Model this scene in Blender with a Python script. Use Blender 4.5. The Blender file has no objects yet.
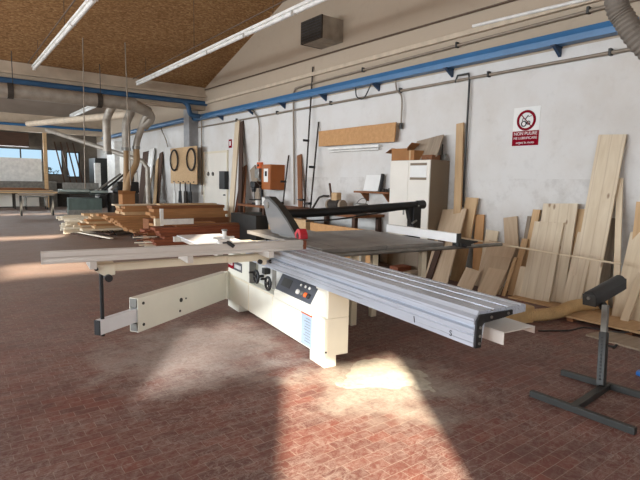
import bpy, bmesh, math, random
from mathutils import Vector, Matrix
R = math.radians
rnd = random.Random(7)
SC = bpy.context.scene
COL = SC.collection

# ------------------------------------------------------------------ camera
YAW, PITCH, ROLL, EYE = R(37.12), R(6.711), R(1.2105), 1.5
def c2w(v):
    x, y, z = v
    return Vector((math.cos(YAW)*x+math.sin(YAW)*y, -math.sin(YAW)*x+math.cos(YAW)*y, z))
_fw = c2w((0, math.cos(PITCH), -math.sin(PITCH)))
_u0 = Vector((0, math.sin(PITCH), math.cos(PITCH))); _r0 = Vector((1, 0, 0))
_rt = c2w(math.cos(ROLL)*_r0+math.sin(ROLL)*_u0)
_up = c2w(-math.sin(ROLL)*_r0+math.cos(ROLL)*_u0)
cam_data = bpy.data.cameras.new('camera')
cam_data.sensor_width = 36; cam_data.lens = 496.8/640*36; cam_data.clip_end = 200; cam_data.clip_start = .05
cam = bpy.data.objects.new('camera', cam_data); COL.objects.link(cam)
mw = Matrix((( _rt.x, _up.x, -_fw.x, 0), (_rt.y, _up.y, -_fw.y, 0), (_rt.z, _up.z, -_fw.z, EYE), (0, 0, 0, 1)))
cam.matrix_world = mw
SC.camera = cam

# ------------------------------------------------------------------ world, sun, added fill light, exposure
SC.view_settings.view_transform = 'Standard'; SC.view_settings.look = 'None'
SC.view_settings.gamma = 1; SC.view_settings.use_curve_mapping = False
SC.view_settings.exposure = 0.0
W = bpy.data.worlds.new('sky'); SC.world = W; W.use_nodes = True
bg = W.node_tree.nodes['Background']
bg.inputs[0].default_value = (.55, .80, 1.0, 1); bg.inputs[1].default_value = 1.0
def light(name, kind, loc, direction, energy, color=(1, 1, 1), size=None, size_y=None, angle=None):
    d = bpy.data.lights.new(name, kind); d.energy = energy; d.color = color
    if size: d.shape = 'RECTANGLE'; d.size = size; d.size_y = size_y
    if angle is not None: d.angle = angle
    o = bpy.data.objects.new(name, d); COL.objects.link(o); o.location = loc
    o.rotation_euler = Vector(direction).to_track_quat('-Z', 'Y').to_euler()
    return o
SUN_DIR = Vector((.56, .83, -.364))
light('sun', 'SUN', (-8, -8, 8), SUN_DIR, 27.0, (1, .85, .67), angle=R(1.0))
# fill lamps added before unseen left windows, the back wall and the end windows
for k, yc in enumerate((3.2, 9.2, 15.2, 21.2)):
    light('window_daylight', 'AREA', (-8.9, yc, 2.5), (1, .0, -.02), 600, (.86, .93, 1), 4.6, 2.2)
light('window_daylight', 'AREA', (-.2, -2.9, 2.9), (.15, 1, -.1), 260, (.95, .97, 1), 5.5, 1.6)
light('window_daylight', 'AREA', (2.5, 28.2, 2.6), (0, -1, -.1), 160, (.88, .95, 1), 5.0, 1.0)

# ------------------------------------------------------------------ materials
def lin(c):
    return tuple(((v/255)/12.92 if v/255 <= .04045 else ((v/255+.055)/1.055)**2.4) for v in c)+(1,)
class NT:
    def __init__(s, name, rough=.6, metal=0.0):
        s.m = bpy.data.materials.new(name); s.m.use_nodes = True
        s.t = s.m.node_tree; s.p = s.t.nodes['Principled BSDF']
        s.p.inputs['Roughness'].default_value = rough; s.p.inputs['Metallic'].default_value = metal
    def n(s, typ, **kw):
        nd = s.t.nodes.new(typ)
        for k, v in kw.items(): setattr(nd, k, v)
        return nd
    def l(s, a, b): s.t.links.new(a, b)
    def val(s, sock, v):
        if isinstance(v, (int, float, tuple)): sock.default_value = v
        else: s.l(v, sock)
    def coord(s, scale=(1, 1, 1), out='Object', rand=False):
        tc = s.n('ShaderNodeTexCoord'); mp = s.n('ShaderNodeMapping')
        mp.inputs['Scale'].default_value = scale
        s.l(tc.outputs[out], mp.inputs['Vector'])
        if rand:
            oi = s.n('ShaderNodeObjectInfo'); mu = s.n('ShaderNodeMath', operation='MULTIPLY'); mu.inputs[1].default_value = 57
            s.l(oi.outputs['Random'], mu.inputs[0]); cx = s.n('ShaderNodeCombineXYZ')
            for i in range(3): s.l(mu.outputs[0], cx.inputs[i])
            s.l(cx.outputs[0], mp.inputs['Location'])
        return mp.outputs[0]
    def noise(s, vec, scale, detail=4, rough=.55, dist=0):
        nd = s.n('ShaderNodeTexNoise'); nd.inputs['Scale'].default_value = scale
        nd.inputs['Detail'].default_value = detail; nd.inputs['Roughness'].default_value = rough
        nd.inputs['Distortion'].default_value = dist
        s.l(vec, nd.inputs['Vector']); return nd.outputs['Fac']
    def ramp(s, fac, stops):
        r = s.n('ShaderNodeValToRGB'); cr = r.color_ramp
        while len(cr.elements) < len(stops): cr.elements.new(.5)
        for e, (p, c) in zip(cr.elements, stops): e.position = p; e.color = c if len(c) == 4 else c+(1,)
        s.l(fac, r.inputs[0]); return r.outputs[0]
    def mix(s, fac, a, b, mode='MIX'):
        m = s.n('ShaderNodeMix', data_type='RGBA', blend_type=mode)
        s.val(m.inputs[0], fac); s.val(m.inputs[6], a); s.val(m.inputs[7], b); return m.outputs[2]
    def math(s, op, a, b=0.0):
        m = s.n('ShaderNodeMath', operation=op); s.val(m.inputs[0], a); s.val(m.inputs[1], b); m.use_clamp = False
        return m.outputs[0]
    def col(s, c): s.val(s.p.inputs['Base Color'], c)
    def bump(s, h, strength=.2, dist=.01):
        b = s.n('ShaderNodeBump'); b.inputs['Strength'].default_value = strength; b.inputs['Distance'].default_value = dist
        s.l(h, b.inputs['Height']); s.l(b.outputs[0], s.p.inputs['Normal'])
G0, G1 = (0, 0, 0, 1), (1, 1, 1, 1)
def plain(name, c, rough=.6, metal=0.0, var=.12, scale=6.0):
    t = NT(name, rough, metal); c = lin(c)
    f = t.noise(t.coord(), scale, 3)
    dk = tuple(v*(1-var) for v in c[:3])+(1,); lt = tuple(min(1, v*(1+var)) for v in c[:3])+(1,)
    t.col(t.ramp(f, [(.3, dk), (.7, lt)])); return t.m
def wood(name, a, b, grain=1.0, knots=False, rough=.7, tint=.25):
    t = NT(name, rough)
    v = t.coord((1.2, 16*grain, 16*grain), rand=True)
    f = t.noise(v, 1.5, 5, .6, .6)
    c = t.ramp(f, [(.25, lin(a)), (.5, lin(tuple((x+y)/2 for x, y in zip(a, b)))), (.75, lin(b))])
    if knots:
        v2 = t.coord((2.2, 5, 5), rand=True)
        vo = t.n('ShaderNodeTexVoronoi'); vo.inputs['Scale'].default_value = 1.3; t.l(v2, vo.inputs['Vector'])
        k = t.ramp(vo.outputs['Distance'], [(.07, G1), (.14, G0)])
        c = t.mix(t.math('MULTIPLY', k, .75), c, lin((120, 85, 55)))
        v3 = t.coord((1, 1, 1)); wv = t.n('ShaderNodeTexWave'); wv.bands_direction = 'Y'
        wv.inputs['Scale'].default_value = 2.6; wv.inputs['Distortion'].default_value = .1; t.l(v3, wv.inputs['Vector'])
        c = t.mix(t.math('MULTIPLY', t.ramp(wv.outputs['Fac'], [(0, G1), (.05, G0)]), .25), c, lin((150, 115, 80)))
    oi = t.n('ShaderNodeObjectInfo')
    hs = t.n('ShaderNodeHueSaturation'); t.l(c, hs.inputs['Color'])
    t.l(t.math('ADD', t.math('MULTIPLY', oi.outputs['Random'], tint), 1-tint/2), hs.inputs['Value'])
    t.col(hs.outputs[0]); t.bump(f, .1, .003); return t.m
M = {}
def floor_mat():
    t = NT('klinker_floor', .62)
    v = t.coord(out='Object')
    # world metres -> brick rows of 73 mm, 146 mm long
    br = t.n('ShaderNodeTexBrick'); t.l(v, br.inputs['Vector'])
    br.inputs['Scale'].default_value = 1.0; br.inputs['Brick Width'].default_value = .147; br.inputs['Row Height'].default_value = .073
    br.inputs['Mortar Size'].default_value = .0021; br.inputs['Mortar Smooth'].default_value = .3
    br.inputs['Color1'].default_value = lin((122, 63, 49)); br.inputs['Color2'].default_value = lin((98, 54, 46)); br.inputs['Mortar'].default_value = lin((158, 138, 124))
    c = br.outputs['Color']
    stain = t.ramp(t.noise(v, 2.3, 4, .6), [(.36, G0), (.62, G1)])
    c = t.mix(t.math('MULTIPLY', stain, .45), c, lin((74, 45, 40)))
    # swept saw dust lying in streaks
    mp = t.coord((1.0, 2.0, 1)); d1 = t.noise(mp, 1.3, 8, .72, 1.6)
    d2 = t.noise(v, 13, 7, .8, 1.8)
    dust = t.math('MULTIPLY', t.ramp(d1, [(.36, G0), (.60, G1)]), t.ramp(d2, [(.44, G0), (.60, G1)]))
    c = t.mix(t.math('MULTIPLY', dust, .60), c, lin((158, 142, 132)))
    film = t.ramp(t.noise(v, .55, 3, .5), [(.3, G0), (.7, G1)])
    c = t.mix(t.math('ADD', t.math('MULTIPLY', film, .18), .04), c, lin((122, 102, 96)))
    scr = t.math('MULTIPLY', t.ramp(t.noise(t.coord((1, 1.9, 1)), 8.5, 6, .72, 1.1), [(.455, G0), (.49, G1), (.525, G0)]), t.ramp(t.noise(v, 1.1, 3, .6), [(.4, G0), (.6, G1)]))
    c = t.mix(t.math('MULTIPLY', scr, .5), c, lin((176, 162, 152)))
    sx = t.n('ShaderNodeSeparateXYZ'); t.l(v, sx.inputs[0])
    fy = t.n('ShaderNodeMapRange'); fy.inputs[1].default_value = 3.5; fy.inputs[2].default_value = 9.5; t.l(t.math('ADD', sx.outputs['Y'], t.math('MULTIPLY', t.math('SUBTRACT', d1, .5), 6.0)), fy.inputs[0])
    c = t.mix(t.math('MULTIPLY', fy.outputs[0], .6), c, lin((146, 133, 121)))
    # the patch of saw dust in front of the saw
    sp = t.n('ShaderNodeVectorMath', operation='DISTANCE'); sp.inputs[1].default_value = (2.55, 2.58, 0)
    wob = t.n('ShaderNodeTexNoise'); wob.inputs['Scale'].default_value = 3.5; wob.inputs['Detail'].default_value = 6; t.l(v, wob.inputs['Vector'])
    t.l(v, sp.inputs[0])
    near = t.math('SUBTRACT', t.math('ADD', sp.outputs['Value'], t.math('MULTIPLY', t.math('SUBTRACT', wob.outputs['Fac'], .5), 1.3)), 0.0)
    pm = t.ramp(near, [(.28, G1), (.72, G0)])
    fine = t.ramp(t.noise(v, 26, 6, .8), [(.30, G0), (.56, G1)])
    pm = t.math('MULTIPLY', pm, t.math('ADD', t.math('MULTIPLY', fine, .6), .4))
    c = t.mix(t.math('MULTIPLY', pm, .85), c, lin((176, 168, 155)))
    s2 = t.n('ShaderNodeVectorMath', operation='DISTANCE'); s2.inputs[1].default_value = (1.75, 4.0, 0); t.l(v, s2.inputs[0])
    n2 = t.math('ADD', s2.outputs['Value'], t.math('MULTIPLY', t.math('SUBTRACT', wob.outputs['Fac'], .5), 1.8))
    c = t.mix(t.math('MULTIPLY', t.ramp(n2, [(.5, G1), (1.0, G0)]), t.math('ADD', t.math('MULTIPLY', t.ramp(d2, [(.3, G0), (.6, G1)]), .4), .22)), c, lin((176, 164, 154)))
    t.col(c)
    rg = t.ramp(d1, [(.3, (.48,)*3), (.7, (.78,)*3)]); t.l(rg, t.p.inputs['Roughness'])
    t.bump(t.math('ADD', t.math('MULTIPLY', br.outputs['Fac'], -.6), t.math('MULTIPLY', dust, .5)), .35, .004)
    return t.m
def wall_mat(name, base, low, zsplit=3.30):
    t = NT(name, .85); v = t.coord(out='Object')
    sx = t.n('ShaderNodeSeparateXYZ'); t.l(v, sx.inputs[0])
    f = t.noise(v, .9, 6, .62); f2 = t.noise(v, 6, 5, .7)
    up = t.ramp(sx.outputs['Z'], [(0, G0), (1, G1)])
    edge = t.math('GREATER_THAN', sx.outputs['Z'], zsplit)
    c = t.mix(edge, lin(low), lin(base))
    c = t.mix(t.math('MULTIPLY', t.ramp(f, [(.42, G0), (.72, G1)]), .34), c, lin((176, 160, 138)))
    c = t.mix(t.math('MULTIPLY', t.ramp(f2, [(.55, G0), (.8, G1)]), .14), c, lin((120, 105, 90)))
    # scuffs and grime close to the floor
    g = t.math('MULTIPLY', t.ramp(t.noise(v, 2.2, 6, .7), [(.48, G0), (.66, G1)]), t.math('LESS_THAN', sx.outputs['Z'], 1.6))
    c = t.mix(t.math('MULTIPLY', g, .28), c, lin((126, 112, 98)))
    t.col(c); t.bump(f2, .12, .01); return t.m
def osb_mat():
    t = NT('chipboard_ceiling', .9); v = t.coord(out='Object')
    vo = t.n('ShaderNodeTexVoronoi'); vo.inputs['Scale'].default_value = 22
    mp = t.coord((1, 2.2, 1)); t.l(mp, vo.inputs['Vector'])
    sp = t.n('ShaderNodeSeparateXYZ'); t.l(vo.outputs['Color'], sp.inputs[0])
    c = t.ramp(sp.outputs['X'], [(.05, lin((128, 92, 54))), (.4, lin((148, 110, 68))), (.75, lin((164, 126, 82))), (1, lin((184, 148, 102)))])
    f = t.ramp(t.noise(v, .8, 3), [(.3, G0), (.7, G1)])
    c = t.mix(t.math('MULTIPLY', f, .2), c, lin((110, 72, 40)))
    t.col(c); return t.m
def alu_mat(name, c, rough=.32, lines=60):
    t = NT(name, rough, .28); v = t.coord((150, 1.2, 60))
    f = t.noise(v, 1.2, 4, .6)
    c0 = lin(c); dk = tuple(x*.88 for x in c0[:3])+(1,)
    t.col(t.ramp(f, [(.3, dk), (.7, c0)]))
    t.l(t.ramp(f, [(.3, (rough-.08,)*3), (.7, (rough+.12,)*3)]), t.p.inputs['Roughness']); return t.m
def iron_mat():
    t = NT('cast_iron_table', .42, .35); v = t.coord()
    f = t.noise(v, 3.5, 5, .6); c = t.ramp(f, [(.3, lin((112, 108, 102))), (.7, lin((152, 147, 140)))])
    t.col(c); return t.m
def glass_mat():
    t = NT('clear_plastic', .28)
    t.col(lin((140, 142, 144))); t.p.inputs['Alpha'].default_value = .66; return t.m
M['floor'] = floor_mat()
M['wall'] = wall_mat('plaster_wall', (176, 160, 140), (216, 214, 210))
M['wall2'] = wall_mat('plaster_wall_end', (86, 80, 74), (86, 80, 74))
M['osb'] = osb_mat()
M['beam'] = plain('painted_concrete', (186, 168, 146), .85, 0, .12, 2.5)
M['paleceil'] = plain('pale_ceiling', (150, 138, 126), .9, 0, .1, 1.5)
M['blue'] = plain('blue_enamel', (52, 104, 148), .4, 0, .1, 4)
M['bluedk2'] = plain('navy_blue_enamel', (44, 84, 120), .5)  # the blue enamel darkened for the shade at the valley beam
M['bluedk'] = plain('dark_blue_enamel', (44, 66, 92), .5)
M['pipe'] = plain('grey_pipe', (140, 128, 112), .5, .2)
M['pipedk'] = plain('dark_pipe', (92, 74, 58), .6, .1)
M['ledge'] = plain('cream_ledge', (192, 176, 154), .75)
M['duct'] = plain('galvanised_duct', (160, 152, 140), .5, .35, .2, 5)
M['hosegrey'] = plain('grey_hose', (112, 104, 94), .7)
M['hosetan'] = plain('tan_hose', (192, 160, 112), .55, 0, .12, 8)
M['white'] = plain('white_enamel', (226, 224, 218), .45)
M['cream'] = plain('cream_enamel', (226, 223, 208), .42, 0, .04, 3)
M['creamdk'] = plain('cream_enamel_aged', (218, 208, 184), .5, 0, .06, 3)
M['alu'] = alu_mat('brushed_aluminium', (186, 193, 204), .3)
M['aluw'] = plain('satin_aluminium', (204, 199, 191), .35, .25, .05, 2)
M['iron'] = iron_mat()
M['black'] = plain('black_plastic', (26, 26, 27), .45)
M['blackm'] = plain('black_metal', (34, 33, 33), .5, .3)
M['dark'] = plain('dark_grey_metal', (64, 64, 62), .5, .5)
M['steel'] = plain('worn_steel', (132, 130, 124), .45, .6, .2, 9)
M['red'] = plain('red_plastic', (190, 40, 52), .45)
M['orange'] = plain('orange_plastic', (214, 96, 40), .5)
M['guard'] = glass_mat()
M['panel'] = plain('anthracite_panel', (66, 70, 78), .35)
M['paper'] = plain('white_paper', (232, 232, 228), .8, 0, .03)
M['ink'] = plain('dark_ink', (40, 40, 44), .8)
M['signred'] = plain('sign_red', (132, 10, 32), .95, 0, .03)
M['green'] = plain('machine_green', (84, 98, 92), .5, .1, .15, 4)
M['greenlt'] = plain('machine_green_worn', (146, 156, 150), .4, .2, .15, 4)
M['pillar'] = plain('grey_painted_pillar', (150, 150, 150), .8)
M['hosetan2'] = plain('aged_tan_hose', (150, 120, 82), .6)
M['tubewhite'] = plain('light_anodised_tube', (226, 227, 230), .4, .1, .03)  # aluminium whitened for light on the tube and glare on the plate
M['signred'].node_tree.nodes['Principled BSDF'].inputs['Specular IOR Level'].default_value = .1
M['bluebit'] = plain('blue_plastic', (40, 110, 190), .4)
M['cabw'] = plain('cabinet_white', (226, 220, 208), .5, 0, .04, 2)
M['cabs'] = plain('cabinet_taupe', (126, 110, 90), .6, 0, .05, 2)
M['dust'] = plain('saw_dust', (184, 176, 160), .95, 0, .16, 30)
M['dirt'] = plain('grimy_metal', (58, 52, 46), .8, .1, .3, 12)
M['pine'] = wood('knotty_pine', (202, 184, 156), (222, 208, 184), .7, True, .75, .12)
M['paleW'] = wood('pale_pine', (208, 188, 158), (228, 212, 184), 1, False, .75, .16)
M['ply'] = wood('plywood', (180, 156, 128), (202, 180, 152), .8, False, .75, .22)
M['tanW'] = wood('tan_board', (180, 146, 106), (206, 174, 132), .8, False, .7, .2)
M['orW'] = wood('orange_brown_board', (150, 104, 62), (182, 132, 84), 1, False, .75, .14)
M['brW'] = wood('brown_board', (108, 66, 38), (146, 94, 56), 1, False, .75, .3)
M['redW'] = wood('reddish_board', (112, 58, 36), (150, 86, 54), 1, False, .75, .3)
M['dkW'] = wood('dark_board', (58, 40, 30), (88, 62, 46), 1, False, .8, .3)
M['greyW'] = wood('greyed_board', (132, 118, 102), (168, 152, 132), 1, False, .8, .25)
M['offW'] = wood('offcut_lath', (226, 212, 186), (246, 238, 220), 1, False, .8, .2)
M['oak'] = wood('oak_board', (176, 128, 76), (200, 152, 98), .6, False, .6, .1)
M['brightwhite'] = plain('bright_white', (246, 246, 244), .4, 0, .02)
M['noticeblue'] = plain('pale_blue_paper', (150, 166, 184), .8, 0, .03)
M['card'] = plain('cardboard', (160, 112, 68), .85, 0, .1, 4)
M['redbrown'] = plain('varnished_wood', (164, 92, 36), .45, 0, .12, 3)

# ------------------------------------------------------------------ mesh helpers
class MB:
    """collects shapes for one mesh"""
    def __init__(s): s.bm = bmesh.new()
    def box(s, a, b, rot=None, about=None):
        """a,b opposite corners"""
        r = bmesh.ops.create_cube(s.bm, size=1)
        c = [(a[i]+b[i])/2 for i in range(3)]; d = [abs(b[i]-a[i]) for i in range(3)]
        bmesh.ops.scale(s.bm, vec=d, verts=r['verts']); bmesh.ops.translate(s.bm, vec=c, verts=r['verts'])
        if rot is not None: bmesh.ops.rotate(s.bm, cent=about or c, matrix=rot, verts=r['verts'])
        return s
    def bar(s, p, q, w, h, upv=(0, 0, 1)):
        """box along p->q with width w (sideways) and height h (along upv)"""
        p, q = Vector(p), Vector(q); x = (q-p); L = x.length; x.normalize()
        y = Vector(upv).cross(x); y.normalize(); z = x.cross(y)
        r = bmesh.ops.create_cube(s.bm, size=1)
        m = Matrix(((x.x*L, y.x*w, z.x*h, (p.x+q.x)/2), (x.y*L, y.y*w, z.y*h, (p.y+q.y)/2), (x.z*L, y.z*w, z.z*h, (p.z+q.z)/2), (0, 0, 0, 1)))
        bmesh.ops.transform(s.bm, matrix=m, verts=r['verts']); return s
    def cyl(s, p, q, r1, r2=None, seg=16):
        p, q = Vector(p), Vector(q); d = q-p
        r = bmesh.ops.create_cone(s.bm, cap_ends=True, segments=seg, radius1=r1, radius2=r1 if r2 is None else r2, depth=d.length)
        m = Matrix.Translation((p+q)/2) @ d.to_track_quat('Z', 'Y').to_matrix().to_4x4()
        bmesh.ops.transform(s.bm, matrix=m, verts=r['verts']); return s
    def tube(s, pts, rad, seg=10, ribs=None, closed=False):
        """round tube along a smoothed polyline; ribs=(spacing, depth) corrugates it"""
        pts = [Vector(p) for p in pts]
        if ribs:
            out = []; tot = 0
            for a, b in zip(pts, pts[1:]):
                n = max(1, int((b-a).length/(ribs[0]/2)))
                for k in range(n): out.append(a.lerp(b, k/n))
            out.append(pts[-1]); pts = out
        rings = []; n = len(pts); prev = None
        for i, p in enumerate(pts):
            t = (pts[(i+1) % n]-pts[i-1]) if closed else (pts[min(i+1, n-1)]-pts[max(i-1, 0)])
            t.normalize()
            u = prev-t*prev.dot(t) if prev else t.orthogonal()
            u.normalize(); prev = u; w = t.cross(u)
            r = rad*(1-(ribs[1] if ribs and i % 2 else 0))
            rings.append([s.bm.verts.new(p+(u*math.cos(2*math.pi*k/seg)+w*math.sin(2*math.pi*k/seg))*r) for k in range(seg)])
        for i in range(n if closed else n-1):
            a, b = rings[i], rings[(i+1) % n]
            for k in range(seg): s.bm.faces.new((a[k], a[(k+1) % seg], b[(k+1) % seg], b[k]))
        if not closed:
            s.bm.faces.new(rings[0][::-1]); s.bm.faces.new(rings[-1])
        return s
    def prism(s, poly, axis, a, b):
        """polygon (2d) extruded along axis 'x','y' or 'z' from a to b"""
        def P(p, t):
            return {'x': (t, p[0], p[1]), 'y': (p[0], t, p[1]), 'z': (p[0], p[1], t)}[axis]
        lo = [s.bm.verts.new(P(p, a)) for p in poly]; hi = [s.bm.verts.new(P(p, b)) for p in poly]
        n = len(poly); s.bm.faces.new(lo[::-1]); s.bm.faces.new(hi)
        for i in range(n): s.bm.faces.new((lo[i], lo[(i+1) % n], hi[(i+1) % n], hi[i]))
        return s
    def lathe(s, prof, c=(0, 0, 0), seg=20, axis=(0, 0, 1)):
        rings = []
        m = Vector(axis).to_track_quat('Z', 'Y').to_matrix()
        for r, z in prof:
            rings.append([s.bm.verts.new(Vector(c)+m@Vector((r*math.cos(2*math.pi*k/seg), r*math.sin(2*math.pi*k/seg), z))) for k in range(seg)])
        for a, b in zip(rings, rings[1:]):
            for k in range(seg): s.bm.faces.new((a[k], a[(k+1) % seg], b[(k+1) % seg], b[k]))
        s.bm.faces.new(rings[0][::-1]); s.bm.faces.new(rings[-1]); return s
    def torus(s, c, R1, r, axis=(0, 0, 1), seg=28, sx=1, sy=1):
        m = Vector(axis).to_track_quat('Z', 'Y').to_matrix()
        return s.tube([Vector(c)+m@Vector((R1*sx*math.cos(2*math.pi*k/seg), R1*sy*math.sin(2*math.pi*k/seg), 0)) for k in range(seg)], r, 8, closed=True)
    def to(s, name, mat, parent=None, bevel=0, smooth=False, label=None):
        bmesh.ops.recalc_face_normals(s.bm, faces=s.bm.faces)
        me = bpy.data.meshes.new(name); s.bm.to_mesh(me); s.bm.free()
        me.materials.append(M[mat] if isinstance(mat, str) else mat)
        if smooth:
            for p in me.polygons: p.use_smooth = True
            try: me.set_sharp_from_angle(angle=R(40))
            except Exception: pass
        o = bpy.data.objects.new(name, me); COL.objects.link(o)
        if parent is not None: o.parent = parent
        if bevel:
            bv = o.modifiers.new('bevel', 'BEVEL'); bv.width = bevel; bv.segments = 2; bv.limit_method = 'ANGLE'
        if label: o['label'] = label
        return o
def tag(o, label, cat, group=None):
    o['label'] = label; o['category'] = cat
    if group: o['group'] = group
    return o
def thing(name, label, cat, loc=(0, 0, 0), rz=0, group=None):
    o = bpy.data.objects.new(name, None); COL.objects.link(o); o.empty_display_size = .1
    o.location = loc; o.rotation_euler = (0, 0, rz); return tag(o, label, cat, group)
def struct(o): o['kind'] = 'structure'; return o
def text(body, size, mat, parent, loc, rot, name='lettering', depth=.001):
    c = bpy.data.curves.new(name, 'FONT'); c.body = body; c.size = size; c.align_x = 'CENTER'; c.align_y = 'CENTER'; c.extrude = depth
    c.materials.append(M[mat]); o = bpy.data.objects.new(name, c); COL.objects.link(o); o.parent = parent
    me = bpy.data.meshes.new_from_object(o.evaluated_get(bpy.context.evaluated_depsgraph_get()))
    bpy.data.objects.remove(o); o = bpy.data.objects.new(name, me); COL.objects.link(o); o.parent = parent
    o.location = loc; o.rotation_euler = rot; return o
def smooth_path(pts, n=8):
    """Catmull-Rom through the points"""
    P = [Vector(p) for p in pts]; P = [P[0]*2-P[1]]+P+[P[-1]*2-P[-2]]; out = []
    for i in range(1, len(P)-2):
        a, b, c, d = P[i-1:i+3]
        for k in range(n):
            t = k/n; out.append(.5*((2*b)+(c-a)*t+(2*a-5*b+4*c-d)*t*t+(3*b-a-3*c+d)*t**3))
    out.append(P[-2]); return out

XW, YE = 6.6, 28.5          # right wall, end wall
# ------------------------------------------------------------------ setting
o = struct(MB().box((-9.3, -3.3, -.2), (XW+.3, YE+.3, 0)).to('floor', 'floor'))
EAVE, VAL, RID = 4.29, 14.76, 7.4
RZ = EAVE+(VAL-RID)*.312
m = MB(); m.prism([(-3.3, 0), (YE+.3, 0), (YE+.3, 6.7), (21, 6.7), (VAL, EAVE+.3), (RID, RZ+.3), (0, EAVE+.3), (0, 5.3), (-3.3, 5.3)], 'x', XW, XW+.3)
struct(m.to('wall_right', 'wall'))
# wall behind the camera: openings cut to shape the sun patches (door, window, added high gap)
m = MB()
m.box((-9.3, -3.3, 0), (-2.28, -3, 2.73)); m.box((-.93, -3.3, 0), (XW, -3, 2.73))
m.box((-9.3, -3.3, 2.73), (-3.5, -3, 5.0)); m.box((-1.74, -3.3, 2.73), (XW, -3, 5.0)); m.box((-3.5, -3.3, 3.50), (-1.74, -3, 4.22)); m.box((-2.5, -3.3, 4.22), (-1.74, -3, 5.0)); m.box((-3.5, -3.3, 4.8), (-2.5, -3, 5.0)); m.box((-3.5, -3.3, 2.73), (-2.28, -3, 2.78))
struct(m.to('wall_back', 'wall'))
t = NT('dirty_glass'); nz = t.noise(t.coord((1, 1, 1)), 2.2, 5, .65)  # unseen pane added to dim and cool the sun above the door
tr = t.n('ShaderNodeBsdfTransparent'); t.l(t.ramp(nz, [(.3, (.36, .40, .46, 1)), (.7, (.68, .74, .82, 1))]), tr.inputs[0])
t.l(tr.outputs[0], [n_ for n_ in t.t.nodes if n_.type == 'OUTPUT_MATERIAL'][0].inputs[0])
M['glazing'] = t.m
g_ = struct(MB().box((-3.5, -3.16, 2.75), (-1.74, -3.15, 3.50)).to('window_4', 'glazing'))
m = MB(); m.box((-9.3, -3, 0), (-9, YE, 1.3));
for yc in (0.5, 6.2, 12.2, 18.2, 24.2): m.box((-9.3, yc-.35, 1.3), (-9, yc+.35, 3.7))
m.box((-9.3, -3, 1.3), (-9, .2, 3.7)); m.box((-9.3, 24.5, 1.3), (-9, YE, 3.7))
m.prism([(-3, 3.7), (YE, 3.7), (YE, 4.7), (26.7, 4.3), (20.7, 6.1), (VAL, EAVE), (RID, RZ), (0, EAVE), (0, 5.0), (-3, 5.0)], 'x', -9.3, -9)
struct(m.to('wall_left', 'wall'))
# end wall with two windows (openings to the sky)
wins = [(1.2, 3.42+.6, 2.12, 2.78), (4.15, 4.72, 1.3, 2.9), (5.0, 5.55, 1.1, 2.7)]
wins = [(-8.0, 4.06, 2.16, 2.82), (4.22, 4.95, 1.55, 2.84), (5.12, 5.75, 1.45, 2.75)]
m = MB(); xs = [-9.3]+[v for w in wins for v in w[:2]]+[XW]
for i in range(0, len(xs), 2): m.box((xs[i], YE, 0), (xs[i+1], YE+.3, 6.7))
for x0, x1, z0, z1 in wins: m.box((x0, YE, 0), (x1, YE+.3, z0)); m.box((x0, YE, z1), (x1, YE+.3, 6.7))
struct(m.to('wall_far', 'wall2'))
for i, (x0, x1, z0, z1) in enumerate(wins):
    m = MB()
    for a, b in (((x0, z0), (x1, z0+.05)), ((x0, z1-.05), (x1, z1)), ((x0, z0), (x0+.05, z1)), ((x1-.05, z0), (x1, z1))):
        m.box((a[0], YE+.05, a[1]), (b[0], YE+.12, b[1]))
    k = x0+2.0
    while k < x1-.5: m.box((k-.03, YE+.05, z0), (k+.03, YE+.12, z1)); k += 1.3
    struct(m.to('window_%d' % (i+1), 'dark'))
# chipboard roof bay with slots added to throw sun streaks on the floor, its other slope, the flat bay behind the camera and the far bay
def slope(mb, x0, x1, y0, z0, y1, z1, slots=()):
    """sloping slab from (y0,z0) to (y1,z1), with rectangular holes (xa,xb,ya,yb)"""
    zz = lambda y: z0+(z1-z0)*(y-y0)/(y1-y0)
    ys = sorted({y0, y1} | {v for s in slots for v in s[2:]})
    for a, b in zip(ys, ys[1:]):
        cuts = sorted((s[0], s[1]) for s in slots if s[2] <= a+1e-6 and s[3] >= b-1e-6); x = x0
        for c0, c1 in cuts+[(x1, x1)]:
            if c0 > x+1e-6: mb.prism([(a, zz(a)), (b, zz(b)), (b, zz(b)+.18), (a, zz(a)+.18)], 'x', x, c0)
            x = c1
SLOT2 = (-9.0, -5.4, 1.9, 2.55); SLOT1 = (-9.0, -5.7, 6.6, 7.4)
m = MB(); slope(m, -9.3, XW, 0, EAVE, RID, RZ, (SLOT2, SLOT1)); slope(m, -9.3, XW, RID, RZ, VAL, EAVE)
struct(m.to('ceiling', 'osb'))
m = MB(); slope(m, -9.3, XW, -3.3, 5.0, 0, 5.0, ((-7.3, -5.7, -3.3, -.7), (-5.7, -4.0, -3.3, -2.6))); m.box((-9.3, -.15, EAVE), (XW, 0, 5.2))
struct(m.to('ceiling_back', 'osb'))
m = MB(); slope(m, -9.3, XW, VAL, EAVE, 20.7, 6.15); slope(m, -9.3, XW, 20.7, 6.15, 26.7, 4.28); slope(m, -9.3, XW, 26.7, 4.28, YE+.3, 4.8)
struct(m.to('ceiling_far', 'paleceil'))
# valley beams
m = MB(); m.box((-9, VAL-.02, 3.62), (XW, VAL+.30, 4.28)); m.box((-9, VAL-.12, 3.98), (XW, VAL, 4.04))
struct(m.to('trim_1', 'beam'))
m = MB(); m.box((-9, 26.7, 3.5), (XW, 27.0, 4.28)); m.box((-9, 26.6, 3.9), (XW, 26.7, 3.96)); struct(m.to('trim_2', 'beam'))
# pillar between the bays
struct(MB().box((XW-.30, 15.30, 0), (XW, 15.75, 3.7)).to('trim_3', 'pillar'))

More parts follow.
